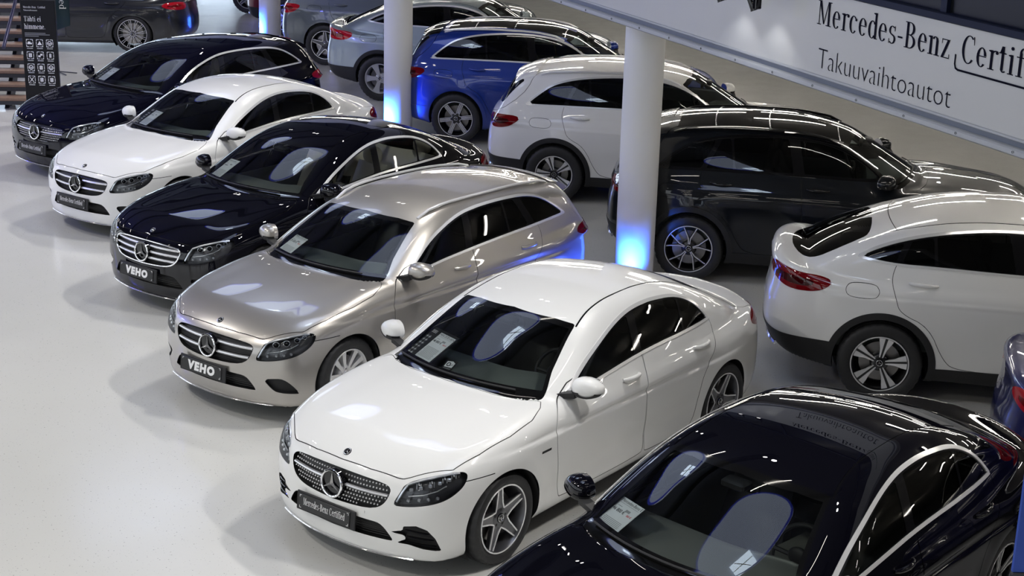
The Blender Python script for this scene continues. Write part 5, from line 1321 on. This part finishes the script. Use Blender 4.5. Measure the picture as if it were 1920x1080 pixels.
# blue standing banner at the right edge
bb = empty('blue_banner', (.87, 4.6, 0), math.atan2(.79, -.61), 'tall blue standing banner cut off by the right edge', 'banner')
q = MB(); q.box((.27, 0, 1.89), (.54, .02, .60), bev=.004); q.build('banner_cloth', mat('blue_cloth', (.02, .06, .34), .5), bb, ang=30)
q = MB(); q.box((.27, .0, .80), (.54, .05, 1.58), bev=.01); q.box((.27, 0, .02), (.6, .4, .04), bev=.01); q.build('banner_base', steel, bb, ang=30)
# ---------------------------------------------------------------- the cars
def sub(d, **k): r = dict(d); r.update(k); return r
E_SC = (1.035, 1.023, 1.02)
def suvplace(hx, hy, hd, wb, yh=.89):
    h = math.radians(hd); c, s = math.cos(h), math.sin(h); return (hx-(c*-wb-s*-yh), hy-(s*-wb+c*-yh), h)
W18 = (.33, .242, .225, 'twin5')
CARS = []
FAST = 1.
def add(*a, **k): CARS.append((a, k))
PLB = (0, -.015, 0); PLC = (-1.242, -2.665, .015); PLE = (-3.787, -7.765, .035); PLD = (-2.595, -5.11, .012); PLF = (-5.08, -10.255, .03); PLA = (1.466, 2.733, -.055)
_, bB, _ = make_car('saloon_car', 'white saloon with diamond grille and five-spoke grey wheels, foremost of the white cars', 'sedan', SEDAN, .018, PLB, white, W18, dict(plate='cert', grille='diamond', sensors=True, spin=.15))
_, bC, _ = make_car('estate_car', 'champagne silver estate with chrome twin-bar grille between two white saloons', 'wagon', WAGON, .020, PLC, silver, (.33, .222, .215, 'blade10'), dict(plate='VEHO', grille='two', rails=railm, spin=.4))
_, bD, _ = make_car('saloon_car', 'black saloon with beige seats and chrome grille beside the silver estate', 'sedan', sub(SEDAN, sc=E_SC), .022, PLD, black, (.34, .225, .235, 'blade10'), dict(plate='VEHO', grille='three', seats=seatbeige, dash=dashlight, side=clearg, rear=clearg, liner=mat('beige_headliner', (.35, .32, .27), .8)))
_, bE, _ = make_car('saloon_car', 'white saloon with chrome twin-bar grille between two black cars', 'sedan', SEDAN, .026, PLE, white, (.33, .225, .225, 'blade10'), dict(plate='cert', grille='two'))
_, bF, _ = make_car('estate_car', 'black estate with diamond grille at the far end of the front row', 'wagon', sub(WAGON, sc=(1.035, 1.023, 1.015)), .028, PLF, nightblue, (.34, .24, .24, 'twin5'), dict(plate='cert', grille='diamond', seats=seatbeige, rails=None, side=clearg, brighttail=True))
_, bA, _ = make_car('saloon_car', 'black saloon cut off by the bottom right corner of the view', 'sedan', sub(SEDAN, sc=E_SC), .019, PLA, black, (.34, .235, .235, 'swirl'), dict(grille='three', plate=None, dash=dashlight, spin=.5))
SB = sub(SUV, sc=(1.0, 1.02, 1.01)); CB = sub(COUPE, sc=(1.01, 1.02, 1.01))
HUB = {'G': (-4.49, 1.41), }
HD = 117.
make_car('coupe_suv_car', 'white coupe-style SUV with sloping dark rear window, seen from behind on the right', 'coupe', CB, .024, (-6.588, 3.625, math.radians(HD)), white, (.365, .245, .235, 'aero5'), dict(front=False, side=midg, spin=.2))
make_car('suv_car', 'black SUV with ten-spoke machined wheels beside the nearest pillar', 'suv', SB, .026, (-8.419, .491, math.radians(HD)), navy, (.365, .252, .235, 'split10'), dict(front=False, panoroof=True, trim=glossblack, rails=glossblack, handle=glossblack, spin=.1))
make_car('suv_car', 'white SUV with roof spoiler standing behind the nearest pillar', 'suv', SB, .028, (-10.053, -2.521, math.radians(HD)), white, (.365, .232, .235, 'aero5'), dict(front=False, rails=railm, spin=.7))
make_car('suv_car', 'blue SUV with black glass roof and silver roof rails', 'suv', SB, .032, (-11.729, -5.54, math.radians(HD)), blue, (.365, .25, .235, 'twin6'), dict(front=False, panoroof=True, rails=railm, spoilerpaint=glossblack, painted_arches=True, spin=.3))
make_car('coupe_suv_car', 'pale silver-blue coupe-style SUV behind the middle pillar', 'coupe', CB, .036, (-13.25, -8.388, math.radians(HD)), icesilver, (.365, .238, .235, 'five'), dict(front=False, brighttail=True, spin=.5))
make_car('suv_car', 'grey SUV between the rear and middle pillars', 'suv', SB, .040, (-14.92, -11.305, math.radians(HD)), grey, (.365, .25, .235, 'twin5b'), dict(front=False, brighttail=True, rails=railm, painted_arches=True, spin=.2))
make_car('suv_car', 'dark red SUV half hidden behind the rear pillar', 'suv', SB, .050, suvplace(-14.6, -16.3, HD, 2.873), red, (.365, .25, .235, 'split10'), dict(front=False))
make_car('suv_car', 'black SUV at the far back of which only a wheel shows', 'suv', SB, .060, suvplace(-16.1, -19.0, HD, 2.873), black, (.365, .25, .235, 'twin5b'), dict(front=False))
make_car('coupe_suv_car', 'deep blue car of which only the rear corner shows at the right edge', 'coupe', CB, .034, suvplace(-2.88, 4.30, HD, 2.9), deepblue, (.365, .245, .235, 'aero5'), dict(front=False, brighttail=True))
make_car('saloon_car', 'dark grey saloon with multi-spoke wheels facing left at the back', 'sedan', sub(SEDAN, sc=(1.035, 1.03, .985)), .036, (-9.96, -19.61, math.radians(-50)), darkgrey, (.345, .265, .245, 'multi'), dict(front=True, grille='two', brighttail=True))
# ---------------------------------------------------------------- price sheets behind the windscreens
sheet_on(bB, PLB, [(-.571, 1.150), (-.232, 1.178), (-.30, .995), (-.640, .985)], 'black card with white price sheet behind the windscreen of the foremost white saloon', 'MERCEDES-BENZ C', ('48 800 €', '593 €'), 'card')
sheet_on(bB, PLB, [(-.168, 1.076), (-.066, 1.080), (-.07, 1.010), (-.165, 1.006)], 'small black sticker beside the price card of the foremost white saloon', kind='sticker')
sheet_on(bA, PLA, [(-.640, 1.122), (-.420, 1.147), (-.450, 1.006), (-.662, .996)], 'white price sheet behind the windscreen of the black saloon at the bottom right', 'Mercedes-Benz E', ('46 800 €', '560 €'))
sheet_on(bC, PLC, [(-.575, 1.112), (-.345, 1.128), (-.375, 1.003), (-.60, .993)], 'white price sheet behind the windscreen of the silver estate', 'MERCEDES-BENZ C', ('29 500 €', '395 €'))
sheet_on(bD, PLD, [(-.575, 1.165), (-.36, 1.185), (-.40, 1.03), (-.62, 1.012)], 'white price sheet behind the windscreen of the black saloon with beige seats')
sheet_on(bE, PLE, [(-.571, 1.150), (-.232, 1.178), (-.30, .995), (-.640, .985)], 'black card with white price sheet behind the windscreen of the white saloon further back', kind='card')
sheet_on(bF, PLF, [(-.571, 1.18), (-.232, 1.205), (-.30, 1.03), (-.640, 1.01)], 'black card with white price sheet behind the windscreen of the black estate', kind='card')
